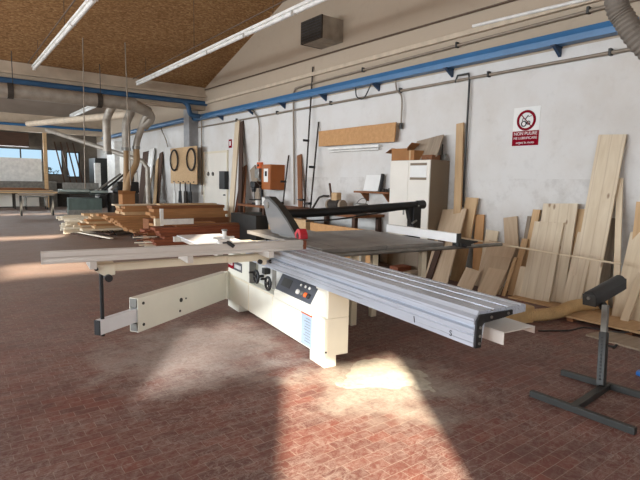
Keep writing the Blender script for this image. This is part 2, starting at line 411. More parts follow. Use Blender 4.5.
# ------------------------------------------------------------------ the sliding panel saw (local x across, y along the sliding table, z up)
SAWX, SAWY, SAWR = 2.373, 3.055, math.atan2(-.121, .993)
saw = thing('panel_saw', 'large cream sliding panel saw with long aluminium table in the middle of the brick floor', 'saw', (SAWX, SAWY, 0), SAWR)
# machine frame under the tables
m = MB()
m.box((.0, .17, .09), (.235, 2.25, .405)); m.box((.0, 0, .09), (.235, .17, .405))
m.box((.03, .0, .405), (.235, .20, .66)); m.box((.09, .2, .405), (.235, 2.25, .66))
m.box((.0, 1.56, .405), (.235, 2.25, .65))
m.box((.235, 1.25, .05), (.80, 2.35, .76))
frame = m.to('base_cabinet', 'cream', saw, .006)
for y0, y1 in ((0, .24), (1.92, 2.27)): MB().box((.005, y0, 0), (.12, y1, .10)).to('foot', 'cream', saw, .004)
m = MB(); m.box((-.004, .17, .385), (0, 2.24, .40)); m.box((-.004, .985, .10), (0, .993, .385)); m.box((-.004, 1.60, .10), (0, 1.606, .385))
m.to('panel_seam', 'creamdk', saw)
MB().cyl((.02, -.004, .13), (.02, .002, .13), .008).to('bolt', 'black', saw)
# sloping control box
m = MB(); m.prism([(-.045, .405), (.10, .405), (.10, .655), (.055, .655), (-.045, .475)], 'y', .15, .86)
cbox = m.to('control_box', 'cream', saw, .004)
sl = Vector((.10, 0, .18)).normalized(); nrm = Vector((-.18, 0, .10)).normalized()
def on_slope(v, s): return Vector((-.045, v, .475))+sl*s+nrm*.002
def plate(name, v0, v1, s0, s1, mat, par, th=.003):
    m = MB(); pts = [on_slope(v0, s0), on_slope(v1, s0), on_slope(v1, s1), on_slope(v0, s1)]
    lo = [m.bm.verts.new(p) for p in pts]; hi = [m.bm.verts.new(p+nrm*th) for p in pts]
    m.bm.faces.new(lo[::-1]); m.bm.faces.new(hi)
    for i in range(4): m.bm.faces.new((lo[i], lo[(i+1) % 4], hi[(i+1) % 4], hi[i]))
    return m.to(name, mat, par)
plate('control_panel', .165, .845, .018, .19, 'panel', cbox)
plate('display', .60, .78, .07, .15, 'dark', cbox, .005)
for v, mt in ((.43, 'white'), (.35, 'steel'), (.29, 'orange'), (.235, 'black')):
    p = on_slope(v, .075); MB().cyl(p, p+nrm*.022, .021).to('button', mt, cbox, .003)
for v in (.43, .35, .28):
    p = on_slope(v, .14); MB().cyl(p, p+nrm*.012, .012).to('indicator_lamp', 'white', cbox)
# notice with orange header on the front
MB().box((-.004, .195, .105), (-.001, .385, .400)).to('notice', 'noticeblue', saw)
MB().box((-.006, .195, .372), (-.002, .385, .402)).to('notice_header', 'orange', saw)
m = MB()
for k in range(9): m.box((-.0055, .22, .14+k*.025), (-.0035, .30+.06*rnd.random(), .146+k*.025))
m.to('notice_text', 'steel', saw)
# niche with hand wheels
m = MB(); m.box((.083, .87, .42), (.09, 1.55, .64)); niche = m.to('niche_plate', 'white', saw)
for v, z in ((1.40, .505), (1.10, .49)):
    m = MB(); m.torus((.0, v, z), .062, .013, (1, 0, 0)); m.cyl((.085, v, z), (-.01, v, z), .016)
    for k in range(3):
        a = k*2.094; m.cyl((.0, v, z), (.0, v+.06*math.cos(a), z+.06*math.sin(a)), .008, seg=8)
    hw = m.to('hand_wheel', 'black', saw, 0, True)
    MB().cyl((-.005, v+.045, z+.04), (-.06, v+.045, z+.04), .011).to('crank_knob', 'black', hw, .002)
MB().box((.02, 1.23, .555), (.083, 1.30, .615)).to('counter', 'black', saw, .003)
MB().box((-.01, .905, .46), (.0, .985, .665)).to('cover_plate', 'steel', saw, .003)
MB().box((-.012, 1.545, .41), (.06, 1.565, .655)).to('post', 'steel', saw)
# name plates at the far end of the front
m = MB().box((-.004, 2.06, .475), (-.0005, 2.235, .585)).to('name_plate', 'signred', saw)
MB().box((-.004, 1.80, .475), (-.0005, 2.05, .575)).to('type_plate', 'panel', saw)
m = MB()
for k in range(3): m.torus((-.006, 2.195-k*.045, .53), .016, .004, (1, 0, 0), 12)
m.to('emblem', 'paper', saw)
m = MB()
for k in range(5): m.box((-.006, 2.02-k*.04, .50), (-.003, 1.995-k*.04, .545))
m.to('type_mark', 'paper', saw)
# aluminium sliding table: L shaped profile with grooves
U0, U1, V0, V1, T = -.03, .370, -1.56, 1.63, .85
prof = [(U0, .66), (U0, .715), (U0+.006, .722), (U0, .730), (U0, .752), (U0+.022, .758), (U0+.022, .776), (U0-.004, .782), (U0-.004, .812), (U0+.018, .828), (U0+.030, T),
        (.085, T), (.088, T-.010), (.112, T-.010), (.115, T), (.205, T), (.208, T-.014), (.222, T-.014), (.225, T), (.305, T), (.308, T-.008), (.328, T-.008), (.331, T), (U1-.012, T), (U1, T-.008), (U1, T-.045), (.05, T-.06), (.03, .66)]
m = MB(); m.prism(prof, 'y', V0, V1); carr = m.to('sliding_table', 'alu', saw, 0)
m = MB(); m.prism([(U0+.004, .655), (U0+.004, .80), (U0+.026, .832), (.25, .832), (.25, .806), (.18, .796), (.03, .784), (.018, .77), (.018, .655)], 'y', V0-.014, V0-.001)
m.to('end_cap', 'black', carr, .003)
for u, z in ((0, .68), (0, .72), (.0, .765), (.08, .812), (.21, .818)): MB().cyl((u, V0-.019, z), (u, V0-.013, z), .008, seg=10).to('bolt', 'steel', carr)
text('S', .045, 'ink', carr, (U0-.001, -1.40, .69), (R(90), 0, R(-90)), 'mark')
text('1', .055, 'ink', carr, (U0-.001, -1.10, .69), (R(90), R(-12), R(-90)), 'mark')
# sheet metal support hanging out of the near end
m = MB(); m.box((.08, -1.66, .747), (.325, -1.30, .753)); m.box((.08, -1.66, .685), (.084, -1.30, .75)); m.box((.321, -1.66, .715), (.325, -1.30, .75))
m.to('support_plate', 'aluw', saw)
# beam that carries the sliding table
MB().box((.02, -.45, .68), (.30, 2.3, .78)).to('carrier_beam', 'creamdk', saw, .004)
# main cast iron table and its extension
m = MB(); m.box((.435, .80, .805), (1.22, 2.75, .85)); MT = m.to('saw_table', 'iron', saw, .004)
m = MB(); m.box((1.224, .79, .812), (2.02, 2.30, .85)); m.box((1.224, .79, .775), (2.02, .81, .812)); m.to('table_extension', 'iron', saw, .004)
m = MB(); m.box((.46, .84, .765), (2.0, .87, .805)); m.box((.46, 2.2, .765), (2.0, 2.24, .805)); m.to('table_rib', 'blackm', saw)
MB().box((.62, .805, .852), (.625, 2.7, .853)).to('table_slot', 'blackm', saw)
for u, v in ((1.84, .93), (1.30, 1.12), (.90, .93), (1.86, 2.15)): MB().box((u-.035, v-.03, 0), (u+.035, v+.03, .776)).to('leg', 'creamdk', saw, .003)
# rip fence on its round guide rail
MB().cyl((.50, .745, .79), (2.92, .745, .79), .022).to('guide_rail', 'steel', saw, 0, True)
m = MB(); m.box((2.09, .67, .853), (2.145, 1.94, .955)); rf = m.to('rip_fence', 'brightwhite', saw, .004)
m = MB(); m.box((2.085, .655, .85), (2.15, .67, .958)); m.box((2.15, .66, .845), (2.42, .80, .86)); m.box((2.15, .70, .80), (2.36, .79, .85)); m.prism([(2.15, .80), (2.44, .85), (2.15, .90)], 'y', .66, .675)
m.to('fence_carriage', 'dark', rf, .003)
MB().cyl((2.20, .63, .82), (2.20, .70, .82), .022).to('clamp_knob', 'black', rf, .004)
# blade guard: clear hood with dark rim, red tail, held by the black overhead arm
gx0, gx1 = .515, .585
hood = [(1.47, .872), (1.50, .90), (1.72, 1.05), (1.97, 1.19), (2.22, 1.285), (2.34, 1.285), (2.42, 1.23), (2.33, 1.08), (2.22, .93), (2.15, .872)]
m = MB(); m.prism(hood, 'x', gx0, gx1); guard = m.to('blade_guard', 'guard', saw, .008)
m = MB()
rim = [(1.50, .905), (1.72, 1.055), (1.97, 1.195), (2.22, 1.29), (2.34, 1.29)]
for a, b in zip(rim, rim[1:]): m.bar(((gx0+gx1)/2, a[0], a[1]), ((gx0+gx1)/2, b[0], b[1]), gx1-gx0+.02, .03)
m.to('guard_rim', 'dark', guard)
m = MB(); m.prism([(1.38, .875), (1.385, .93), (1.42, .985), (1.47, .985), (1.53, .93), (1.51, .875)], 'x', gx0-.012, gx1+.012); red = m.to('guard_tail', 'red', guard, .01)
MB().prism([(1.42, .885), (1.425, .92), (1.45, .945), (1.475, .92), (1.47, .885)], 'x', gx0-.016, gx1+.016).to('tail_slot', 'blackm', red)
m = MB(); m.cyl((gx0-.012, 2.27, 1.20), (gx1+.012, 2.27, 1.20), .04); m.cyl((gx0-.016, 2.27, 1.20), (gx1+.016, 2.27, 1.20), .018); m.to('pivot', 'steel', guard, .003)
# riving knife and blade standing in the slot
MB().lathe([(.001, -.0016), (.15, -.0016), (.15, .0016), (.001, .0016)], (.55, 1.86, .85), 40, (1, 0, 0)).to('saw_blade', 'steel', saw)
m = MB(); m.tube(smooth_path([(.56, 2.30, 1.10), (1.0, 2.24, 1.095), (1.9, 2.2, 1.14), (2.86, 2.18, 1.195)]), .056, 16)
arm = m.to('overhead_arm', 'blackm', saw, 0, True)
MB().cyl((2.80, 2.17, 1.195), (2.93, 2.17, 1.202), .064, seg=20).to('arm_collar', 'black', arm, .006)
MB().cyl((2.79, 2.11, 1.185), (2.79, 2.118, 1.185), .012).to('bolt', 'steel', arm)
m = MB(); m.tube(smooth_path([(1.0, 2.18, 1.0), (1.5, 2.16, 1.02), (2.1, 2.16, 1.09), (2.75, 2.16, 1.16)]), .010, 8); m.to('dust_cable', 'black', arm, 0, True)
m = MB(); m.box((2.70, 2.11, .62), (2.84, 2.25, 1.17)); m.prism([(2.62, 1.16), (2.70, .90), (2.70, 1.16)], 'y', 2.14, 2.22); m.box((2.0, 2.13, .66), (2.72, 2.21, .76))
post = m.to('arm_post', 'blackm', saw, .006)
MB().cyl((2.74, 2.09, .98), (2.66, 2.09, .94), .014).to('locking_lever', 'steel', post)
# crosscut fence with its outrigger frame
m = MB()
m.prism([(.75, .862), (.75, .885), (.755, .89), (.755, .905), (.75, .91), (.75, .945), (.757, .952), (.80, .952), (.80, .862)], 'x', -1.94, .20)
cf = m.to('crosscut_fence', 'aluw', saw, .002)
m = MB(); m.box((.20, .752, .866), (.235, .80, .948)); m.to('fence_end_block', 'redW', cf, .002)
MB().box((-1.945, .748, .86), (-1.939, .802, .954)).to('fence_end_cap', 'aluw', cf, .002)
MB().box((-1.90, .758, .9525), (.18, .768, .954)).to('ruler', 'white', cf)
# outrigger: two long rails, cross bars, table plate near the sliding table
m = MB()
m.bar((-1.52, 1.03, .765), (-.03, 1.03, .775), .05, .062)
rail1 = m.to('outrigger_rail', 'creamdk', saw, .004)
m = MB(); m.box((-.60, 2.37, .78), (-.04, 2.42, .84)); rail2 = m.to('outrigger_rail', 'aluw', saw, .004)
for u in (-1.60, -.86, -.12): MB().box((u-.025, .76, .80), (u+.025, 1.06, .858)).to('cross_bar', 'aluw', saw, .003)
m = MB(); m.box((-.56, 1.0, .842), (-.04, 2.42, .853)); m.to('outrigger_plate', 'tubewhite', saw, .002)
for u in (-.50, -.10): MB().box((u-.025, 1.06, .79), (u+.025, 2.37, .842)).to('cross_bar', 'aluw', saw, .003)
m = MB(); m.box((-.45, .99, .74), (-.05, 1.08, .80)); m.cyl((-.10, .97, .73), (-.10, 1.10, .73), .03); m.to('outrigger_bracket', 'creamdk', saw, .004)
m = MB(); m.cyl((-.14, .96, .735), (-.14, .99, .735), .022); m.cyl((.0, .96, .80), (.0, .99, .80), .02); m.cyl((-.03, .96, .73), (-.03, .99, .73), .018); m.to('clamp_knob', 'black', saw, .004)
m = MB(); m.prism([(-1.60, .80), (-1.415, .80), (-1.415, .705), (-1.50, .70), (-1.56, .74)], 'y', .985, 1.13); blk = m.to('pole_head', 'creamdk', saw, .006)
MB().cyl((-1.56, .97, .765), (-1.56, .985, .765), .016).to('clamp_knob', 'black', blk)
m = MB(); m.cyl((-1.47, .95, .685), (-1.47, 1.09, .685), .03); m.to('roller', 'black', blk, 0, True)
m = MB(); m.cyl((-1.512, 1.098, .17), (-1.512, 1.098, .72), .016); m.to('support_pole', 'blackm', saw, 0, True)
# stop flip clamp lying on the crosscut fence
m = MB(); m.box((-.62, .735, .95), (-.50, .82, .975)); m.cyl((-.56, .775, .97), (-.56, .775, 1.06), .018); m.box((-.66, .77, .99), (-.47, .80, 1.012)); m.cyl((-.64, .72, .985), (-.53, .72, .985), .014)
st = m.to('fence_stop', 'white', saw, .004)
m = MB(); m.cyl((-.56, .72, .975), (-.50, .70, .93), .016); m.box((-.59, .725, .955), (-.56, .75, .99)); m.to('stop_lever', 'black', st, .003)
MB().cyl((-.56, .775, 1.06), (-.56, .775, 1.075), .026).to('clamp_knob', 'steel', st, .004)
# telescopic swing arm
pv, tip = Vector((.0, 2.24, 0)), Vector((-1.545, 1.02, 0)); dr = (tip-pv).normalized()
se = pv+dr*1.525; L = (tip-pv).length
side = dr.cross(Vector((0, 0, 1)))
m = MB()
m.bar(pv+Vector((0, 0, .2585)), se+Vector((0, 0, .2585)), .008, .317)
for z in (.104, .413): m.bar(pv+side*.045+Vector((0, 0, z)), se+side*.045+Vector((0, 0, z)), .09, .008)
m.bar(pv+side*.09+Vector((0, 0, .2585)), se+side*.09+Vector((0, 0, .2585)), .008, .317)
arm_sleeve = m.to('swing_arm', 'cream', saw, .003)
for z0, z1 in ((.104, .185), (.325, .413)):
    c = se+side*.045+Vector((0, 0, (z0+z1)/2)); MB().bar(c-dr*.02, c+dr*.006, .075, z1-z0-.01).to('sleeve_end', 'steel', arm_sleeve, .002)
m = MB(); m.bar(se-dr*.6+side*.045+Vector((0, 0, .255)), pv+dr*(L-.025)+side*.045+Vector((0, 0, .255)), .06, .125)
tube = m.to('telescopic_tube', 'tubewhite', saw, .003)
m = MB(); e = pv+dr*(L-.025)+side*.045+Vector((0, 0, .255)); m.bar(e, e+dr*.008, .062, .127); m.to('tube_cap', 'black', tube, .002)
for s_, z, r in ((.07, .36, .014), (.07, .16, .014), (.62, .27, .022), (.70, .27, .009), (.60, .16, .012)):
    c = se-dr*s_+Vector((0, 0, z)); MB().cyl(c+side*.0, c-side*.01, r).to('bolt', 'dark', arm_sleeve)
m = MB(); m.bar(pv+Vector((0, 0, .26))-dr*.06, pv+Vector((0, 0, .26))+dr*.06, .05, .33); m.to('arm_hinge', 'cream', saw, .006)

# ------------------------------------------------------------------ boards
def board(name, pb, pt, w, W_, t, mat, label, cat='board', group=None):
    """plank from bottom middle pb to top middle pt, width direction w"""
    pb, pt, w = Vector(pb), Vector(pt), Vector(w)
    if pt.x > 6.3: pt.x = min(pt.x, 6.588-t*1.1-abs(w.x)*W_*.5)
    x = (pt-pb); L = x.length; x.normalize(); w = (w-x*w.dot(x)).normalized(); n = x.cross(w)
    if n.x > 0 and abs(n.x) > .3: w = -w; n = -n
    m = MB(); m.box((-L/2, -W_/2, -t), (L/2, W_/2, 0)); o = m.to(name, mat, None, .002)
    c = (pb+pt)/2
    o.matrix_world = Matrix(((x.x, w.x, n.x, c.x), (x.y, w.y, n.y, c.y), (x.z, w.z, n.z, c.z), (0, 0, 0, 1)))
    return tag(o, label, cat, group)
GR = 'boards leaning against the plaster wall'
LEAN = [
 ('A1', (6.20, 3.282, .02), (6.49, 3.341, 1.279), (0, -1, .045), .46, .03, 'pine', 'wide glued pine panel leaning on the wall directly behind the shorter pine panel'),
 ('A2', (6.13, 3.404, .02), (6.40, 3.427, 1.031), (-.02, -1, .027), .405, .025, 'pine', 'pine panel with vertical grain leaning in front of a slightly taller wide pine panel'),
 ('B', (6.25, 3.00, .02), (6.54, 3.087, 1.22), (-.02, -1, .08), .098, .03, 'tanW', 'narrow tan board peeping out between the wide pine panel and the tallest plank'),
 ('C', (6.12, 2.968, .02), (6.40, 2.967, .935), (.03, -1, -.01), .137, .025, 'pine', 'narrow pine board leaning on the left edge of the tallest plank'),
 ('D', (6.08, 2.846, .02), (6.32, 2.855, .731), (-.1, -1, .04), .092, .022, 'pine', 'shortest narrow pine strip standing in front of the tallest plank'),
 ('E', (6.19, 2.833, .02), (6.57, 2.787, 2.144), (.107, -1, -.04), .308, .03, 'pine', 'tallest knotty pine plank leaning high up on the white wall'),
 ('F', (6.22, 2.44, .02), (6.57, 2.66, 1.619), (.2, -1, .1), .067, .035, 'paleW', 'slim upright pine batten to the right of the tallest plank'),
 ('dark', (6.42, 2.72, .0), (6.56, 2.663, 1.128), (.27, -1, -.06), .097, .025, 'greyW', 'dull grey-brown board in shadow between the tallest plank and the slim batten'),
 ('G1', (6.22, 2.20, .02), (6.54, 2.30, 1.35), (.1, -1, .05), .30, .025, 'tanW', 'tan panel behind the whitish panel at the right edge'),
 ('G2', (6.03, 2.267, .02), (6.44, 2.30, 1.0), (-.137, -1, .11), .313, .02, 'paleW', 'whitish panel leaning in front of a tan panel behind the roller stand'),
 ('H', (5.80, 2.20, .02), (6.33, 2.224, .648), (.1, -1, -.05), .079, .03, 'paleW', 'short pale strip leaning across the whitish panel behind the roller stand'),
 ('I', (5.976, 4.931, 0), (6.45, 5.012, 1.112), (-.035, -1, .088), .473, .02, 'ply', 'square-topped plywood panel leaning beside the locker behind the rip fence'),
 ('bar', (5.95, 5.06, 0), (6.20, 5.03, .649), (.05, -1, -.08), .10, .03, 'dkW', 'black narrow board leaning in front of the plywood panel'),
 ('K', (6.30, 4.80, 0), (6.53, 4.755, 1.303), (-.067, -1, -.1), .23, .03, 'tanW', 'tan upright board standing just right of the square plywood panel'),
 ('L', (6.42, 4.52, 0), (6.55, 4.60, 1.05), (.2, -1, .1), .14, .025, 'oak', 'orange-brown board with slanted edge right of the tan upright board'),
 ('M1', (5.98, 4.40, 0), (6.12, 4.36, .275), (-.067, -1, -.1), .263, .018, 'ply', 'small low plywood piece standing on the floor among the leaning boards'),
 ('P', (6.22, 4.19, 0), (6.46, 4.128, .671), (-.03, -1, -.09), .455, .025, 'ply', 'broad plywood sheet behind two smaller sheets at the near end of the leaning row'),
 ('M2', (6.03, 4.028, 0), (6.28, 4.041, .495), (0, -1, .02), .364, .02, 'ply', 'middle plywood sheet between a broader sheet and the small front sheet'),
 ('M3', (5.93, 3.994, 0), (6.17, 3.993, .331), (-.01, -1, 0), .287, .02, 'ply', 'front plywood sheet, smallest of the three leaning together'),
 ('N', (6.02, 3.79, 0), (6.28, 3.80, .513), (.1, -1, -.03), .048, .03, 'tanW', 'thin tan strip standing right of the three plywood sheets'),
 ('O', (6.15, 3.76, 0), (6.42, 3.76, .771), (.08, -1, -.05), .087, .03, 'tanW', 'narrow tan board between the thin tan strip and the small whitish offcut'),
 ('Q', (6.40, 3.86, 0), (6.56, 4.09, 1.047), (.1, -1, -.22), .20, .03, 'ply', 'board tilted to the side, its sawn top against bare wall'),
 ('R', (6.28, 3.70, 0), (6.54, 3.689, 1.179), (-.07, -1, 0), .11, .03, 'tanW', 'upright tan-brown board at the left of the wide pine panels'),
 ('T', (6.14, 3.66, 0), (6.28, 3.66, .404), (0, -1, .02), .117, .025, 'paleW', 'small whitish offcut at the foot of the upright tan-brown board'),
 ('U', (6.43, 4.40, 0), (6.55, 4.37, .826), (.1, -1, -.15), .20, .02, 'paleW', 'pale panel with sloping top behind the broad plywood sheet'),
 ('S', (6.34, 3.80, 0), (6.54, 3.79, 1.08), (0, -1, 0), .055, .02, 'greyW', 'thin greyish slat left of the upright tan-brown board'),
 ('cab', (6.32, 4.83, 0), (6.555, 5.07, 2.46), (0, -1, 0), .135, .035, 'tanW', 'tall narrow plank leaning up beside the white locker'),
 ('V1', (6.0, 11.95, 0), (6.55, 12.53, 3.10), (0, -1, 0), .25, .04, 'paleW', 'tall pale plank leaning beside the pale door'),
 ('V2', (6.12, 11.62, 0), (6.56, 12.33, 3.07), (0, -1, 0), .19, .03, 'dkW', 'tall dark plank right of the tall pale plank'),
 ('V3', (6.05, 11.35, 0), (6.55, 12.12, 1.88), (0, -1, 0), .17, .03, 'brW', 'medium brown plank leaning by the bench with dark machine'),
 ('V4', (5.95, 11.72, 0), (6.5, 12.22, 1.50), (0, -1, 0), .13, .03, 'redW', 'shorter reddish plank in front of the tall dark plank'),
 ('V5', (6.38, 11.10, .912), (6.56, 11.70, 1.83), (0, -1, 0), .26, .03, 'greyW', 'greyed wide plank behind the dark bench machine'),
 ('rod', (6.42, 9.26, .912), (6.56, 9.53, 2.10), (0, -1, 0), .16, .03, 'brW', 'reddish-brown plank standing among clamp bars on the wall'),
 ('W1', (6.1, 18.0, 0), (6.55, 18.6, 2.45), (0, -1, 0), .30, .04, 'dkW', 'very dark plank leaning left of the board with hoops'),
 ('W2', (5.9, 17.7, 0), (6.5, 18.9, 2.2), (0, -1, 0), .22, .04, 'tanW', 'tan plank slanting in front of a very dark plank'),
 ('W3', (5.7, 18.3, 0), (6.5, 19.6, 1.9), (0, -1, 0), .42, .04, 'greyW', 'greyish panel slanting near the suction pipes'),
 ('W4', (6.2, 20.2, 0), (6.55, 20.3, 2.55), (0, -1, 0), .75, .04, 'dkW', 'wide dark panel on the far part of the wall'),
 ('W5', (6.1, 19.3, 0), (6.5, 19.5, 2.62), (0, -1, 0), .55, .04, 'white', 'white panel standing between dark panels far along the wall'),
]
for k, pb, pt, w, W_, t, mat, lab in LEAN:
    nm = 'plywood_sheet' if mat == 'ply' else ('panel' if 'panel' in lab and mat != 'ply' else 'plank')
    board(nm, pb, pt, w, W_, t, mat, lab, 'sheet' if mat == 'ply' else 'board', GR)
# batten lying across from the rip fence to the boards
board('batten', (4.95, 4.70, .905), (5.98, 2.33, .665), (.9, .4, 0), .03, .018, 'paleW', 'thin long batten lying from the saw across to the leaning boards', 'batten')
# low platform boards on the floor by the wall
def flat(name, a, b, mat, label, cat='board', group=None, rz=0, bevel=.003):
    m = MB(); c = [(a[i]+b[i])/2 for i in range(3)]
    m.box([a[i]-c[i] for i in range(3)], [b[i]-c[i] for i in range(3)]); o = m.to(name, mat, None, bevel)
    o.location = c; o.rotation_euler = (0, 0, rz); return tag(o, label, cat, group)
flat('floor_board', (5.50, 1.15, .045), (5.95, 2.85, .065), 'tanW', 'wide tan board lying flat on bearers below the leaning pine boards')
flat('floor_board', (5.97, 1.15, .0), (6.55, 3.68, .019), 'tanW', 'flat sheet under the feet of the leaning pine boards')
for y in (1.4, 2.0, 2.6): flat('bearer', (5.53, y, 0), (5.93, y+.07, .045), 'brW', 'short brown bearer under the flat tan board', 'batten', 'bearers under the flat tan board')
flat('floor_board', (5.05, 1.0, .0), (5.44, 2.25, .02), 'greyW', 'pale worn board lying on the floor in front of the tan board', rz=R(-6))

# ------------------------------------------------------------------ tan suction hose with its mouth piece
t = thing('suction_hose', 'tan corrugated suction hose lying on the floor by the leaning pine boards', 'hose', (4.9, 3.0, 0))
m = MB(); m.tube(smooth_path([(p[0]-4.9, p[1]-3.0, p[2]) for p in ((5.06, 2.90, .08), (5.25, 2.80, .082), (5.45, 2.72, .10), (5.62, 2.68, .145), (5.84, 2.66, .145), (6.02, 2.60, .15), (6.10, 2.50, .16))], 14), .070, 18, (.030, .10)); m.to('hose', 'hosetan', t, 0, False)
m = MB(); m.prism([(-.22, -.11), (.10, -.07), (.22, -.07), (.22, .07), (.10, .07), (-.22, .11)], 'z', .0, .19); mo = m.to('mouthpiece', 'hosetan', t, .02); mo.rotation_euler = (0, 0, R(-12)); mo.location = (.03, -.06, .0)
MB().box((-.16, -.03, .185), (.06, .06, .194)).to('opening', 'black', mo)
m = MB(); m.tube(smooth_path([(4.85, 2.62, .008), (5.15, 2.45, .008), (5.42, 2.40, .008), (5.46, 2.1, .028), (5.6, 1.9, .075)]), .008, 8); tag(m.to('cable', 'black', None, 0, True), 'thin black cable on the floor beside the tan hose', 'cable')

# ------------------------------------------------------------------ roller stand
t = thing('roller_stand', 'dark steel roller stand with two long floor bars standing alone on brick floor', 'roller stand', (3.90, 1.56, 0))
m = MB(); m.bar((-.61, .24, .024), (-.60, -.44, .024), .040, .045); m.to('floor_bar', 'dark', t, .003)
m = MB(); m.bar((-.02, .32, .024), (.04, -.45, .024), .040, .045); m.to('floor_bar', 'dark', t, .003)
m = MB(); m.bar((-.59, -.06, .024), (-.02, -.02, .024), .05, .044); m.to('cross_bar', 'dark', t, .003)
p0, p1 = Vector((-.085, -.01, .046)), Vector((.04, .06, .62))
m = MB(); m.bar(p0, p0.lerp(p1, .66), .052, .05, (1, 0, 0)); sl_ = m.to('outer_tube', 'dark', t, .003)
m = MB(); m.bar(p0.lerp(p1, .5), p1, .042, .036, (1, 0, 0)); pt_ = m.to('inner_tube', 'steel', t, .002)
pd = (p1-p0).normalized()
for k in range(13):
    c = p0.lerp(p1, .08+k*.043); MB().cyl(c+Vector((-.0275, -.0, 0)), c+Vector((-.0245, 0, 0)), .008, seg=8).to('hole', 'black', sl_)
c = p0.lerp(p1, .50); m = MB(); m.cyl(c+Vector((0, -.03, 0)), c+Vector((.02, -.075, 0)), .008); m.bar(c+Vector((-.0, -.07, -.01)), c+Vector((.045, -.075, .012)), .014, .01); m.to('wing_screw', 'black', sl_)
ra0, ra1 = Vector((-.03, .150, .668)), Vector((.44, .135, .752)); ra = (ra1-ra0).normalized(); L_ = (ra1-ra0).length
rn = ra.cross(Vector((0, 0, 1))).normalized(); ru = rn.cross(ra)
m = MB(); m.bar(ra0-ru*.062, ra1-ru*.062, .09, .012, ru); m.bar(ra0-ru*.03-rn*.048, ra1-ru*.03-rn*.048, .006, .06, ru); m.bar(ra0-ru*.03+rn*.048, ra1-ru*.03+rn*.048, .006, .06, ru)
hd = m.to('roller_bracket', 'black', t, .002)
for e_ in (ra0-ra*.004, ra1+ra*.004): MB().bar(e_-ra*.003-ru*.02, e_+ra*.003-ru*.02, .10, .09, ru).to('end_plate', 'dark', hd, .004)
MB().cyl(ra0, ra1, .050, seg=24).to('roller', 'black', t, .004, True)
MB().cyl(ra0-ra*.02, ra1+ra*.02, .012).to('axle', 'steel', t)
m = MB(); m.bar(p1-pd*.03, ra0.lerp(ra1, .30)-ru*.068, .05, .04, (1, 0, 0)); m.to('head_joint', 'dark', t, .003)
# blue scrap
m = MB(); m.prism([(-.05, -.03), (.03, -.045), (.06, .0), (.02, .04), (-.04, .03)], 'z', 0, .035); o = m.to('rag', 'bluebit', None, .01); o.location = (4.42, 1.50, 0); tag(o, 'small blue plastic scrap on the floor behind the roller stand', 'scrap')
# saw dust heap, ragged outline
from mathutils import noise as NZ
m = MB(); n = 70; g = {}
for i in range(n):
    for j in range(n):
        x, y = -.8+1.6*i/(n-1), -.7+1.4*j/(n-1)
        q = NZ.fractal(Vector((x*2.3, y*2.3, 3.1)), 1.0, 2.0, 5); q2 = NZ.noise(Vector((x*14, y*14, 1)))
        f = 1-math.hypot(x/.36, y/.32)+q*.75
        g[i, j] = m.bm.verts.new((x, y, max(-.01, min(.035, f*.022))+.003*q2-.001))
for i in range(n-1):
    for j in range(n-1):
        q_ = (g[i, j], g[i+1, j], g[i+1, j+1], g[i, j+1])
        if max(v.co.z for v in q_) > 0: m.bm.faces.new(q_)
for v in [v for v in m.bm.verts if not v.link_faces]: m.bm.verts.remove(v)
o = m.to('sawdust', 'dust', None, 0, True); o.location = (2.66, 2.66, 0); o['kind'] = 'stuff'; tag(o, 'pale heap of saw dust on the floor in front of the saw base', 'saw dust')

# ------------------------------------------------------------------ pipes, trays and cables on the right wall
t = thing('cable_tray', 'bright blue cable tray running along the right wall on black brackets', 'cable tray', (XW, 9, 3.4))
m = MB(); y0, y1 = 2.62-9, 15.3-9
m.prism([(-.17, -.075), (-.03, -.075), (-.03, .075), (-.17, .075), (-.175, .04), (-.185, 0), (-.175, -.04)], 'y', y0, y1); m.to('trunking', 'blue', t, .004)
for y in (3.55, 5.30, 6.98, 8.6, 10.2, 11.75, 13.5):
    m = MB(); m.prism([(-.20, -.08), (-.004, -.20), (-.004, -.08)], 'y', y-9-.02, y-9+.02); m.box((-.21, y-9-.03, -.09), (-.004, y-9+.03, -.075)); m.to('bracket', 'bluedk', t)
def pipe(name, pts, r, mat, label, cat='pipe', group=None, sm=True, clips=None, seg=10):
    pts = smooth_path(pts) if sm else pts
    if clips:
        t = thing(name, label, cat, pts[0], 0, group); p0 = Vector(pts[0])
        MB().tube([Vector(p)-p0 for p in pts], r, seg).to('tube', mat, t, 0, True)
        for c in clips:
            c = Vector(c)-p0; MB().box(c-Vector((r+.008, .015, r+.008)), c+Vector((.034, .015, r+.03))).to('clip', 'dark', t)
        return t
    m = MB(); m.tube(pts, r, seg); return tag(m.to(name, mat, None, 0, True), label, cat, group)
pipe('conduit', [(6.56, 1.4, 3.13), (6.56, 15.2, 3.12)], .022, 'pipe', 'lower straight grey conduit running beneath the blue tray', clips=[(6.56, y, 3.125) for y in (2.9, 4.6, 6.4, 8.4, 10.5, 12.6)], sm=False)
pipe('conduit', [(6.55, 1.4, 3.70), (6.55, 9.4, 3.62), (6.55, 9.72, 3.60), (6.55, 9.79, 3.50), (6.55, 9.68, .95)], .022, 'pipe', 'conduit above the blue tray that bends down to the bench', clips=[(6.55, y, 3.72-.0115*(y)) for y in (3.2, 5.2, 7.4)], sm=False)
pipe('conduit', [(6.57, 1.4, 4.06), (6.57, 8.0, 4.16), (6.57, 14.7, 4.22)], .016, 'pipedk', 'topmost thin brown conduit high on the right wall', sm=False)
o = MB().box((XW-.07, 1.0, 3.78), (XW-.002, 14.7, 3.86)).to('ledge', 'ledge', None, .01); tag(o, 'cream ledge moulding along the right wall between two conduits', 'moulding')
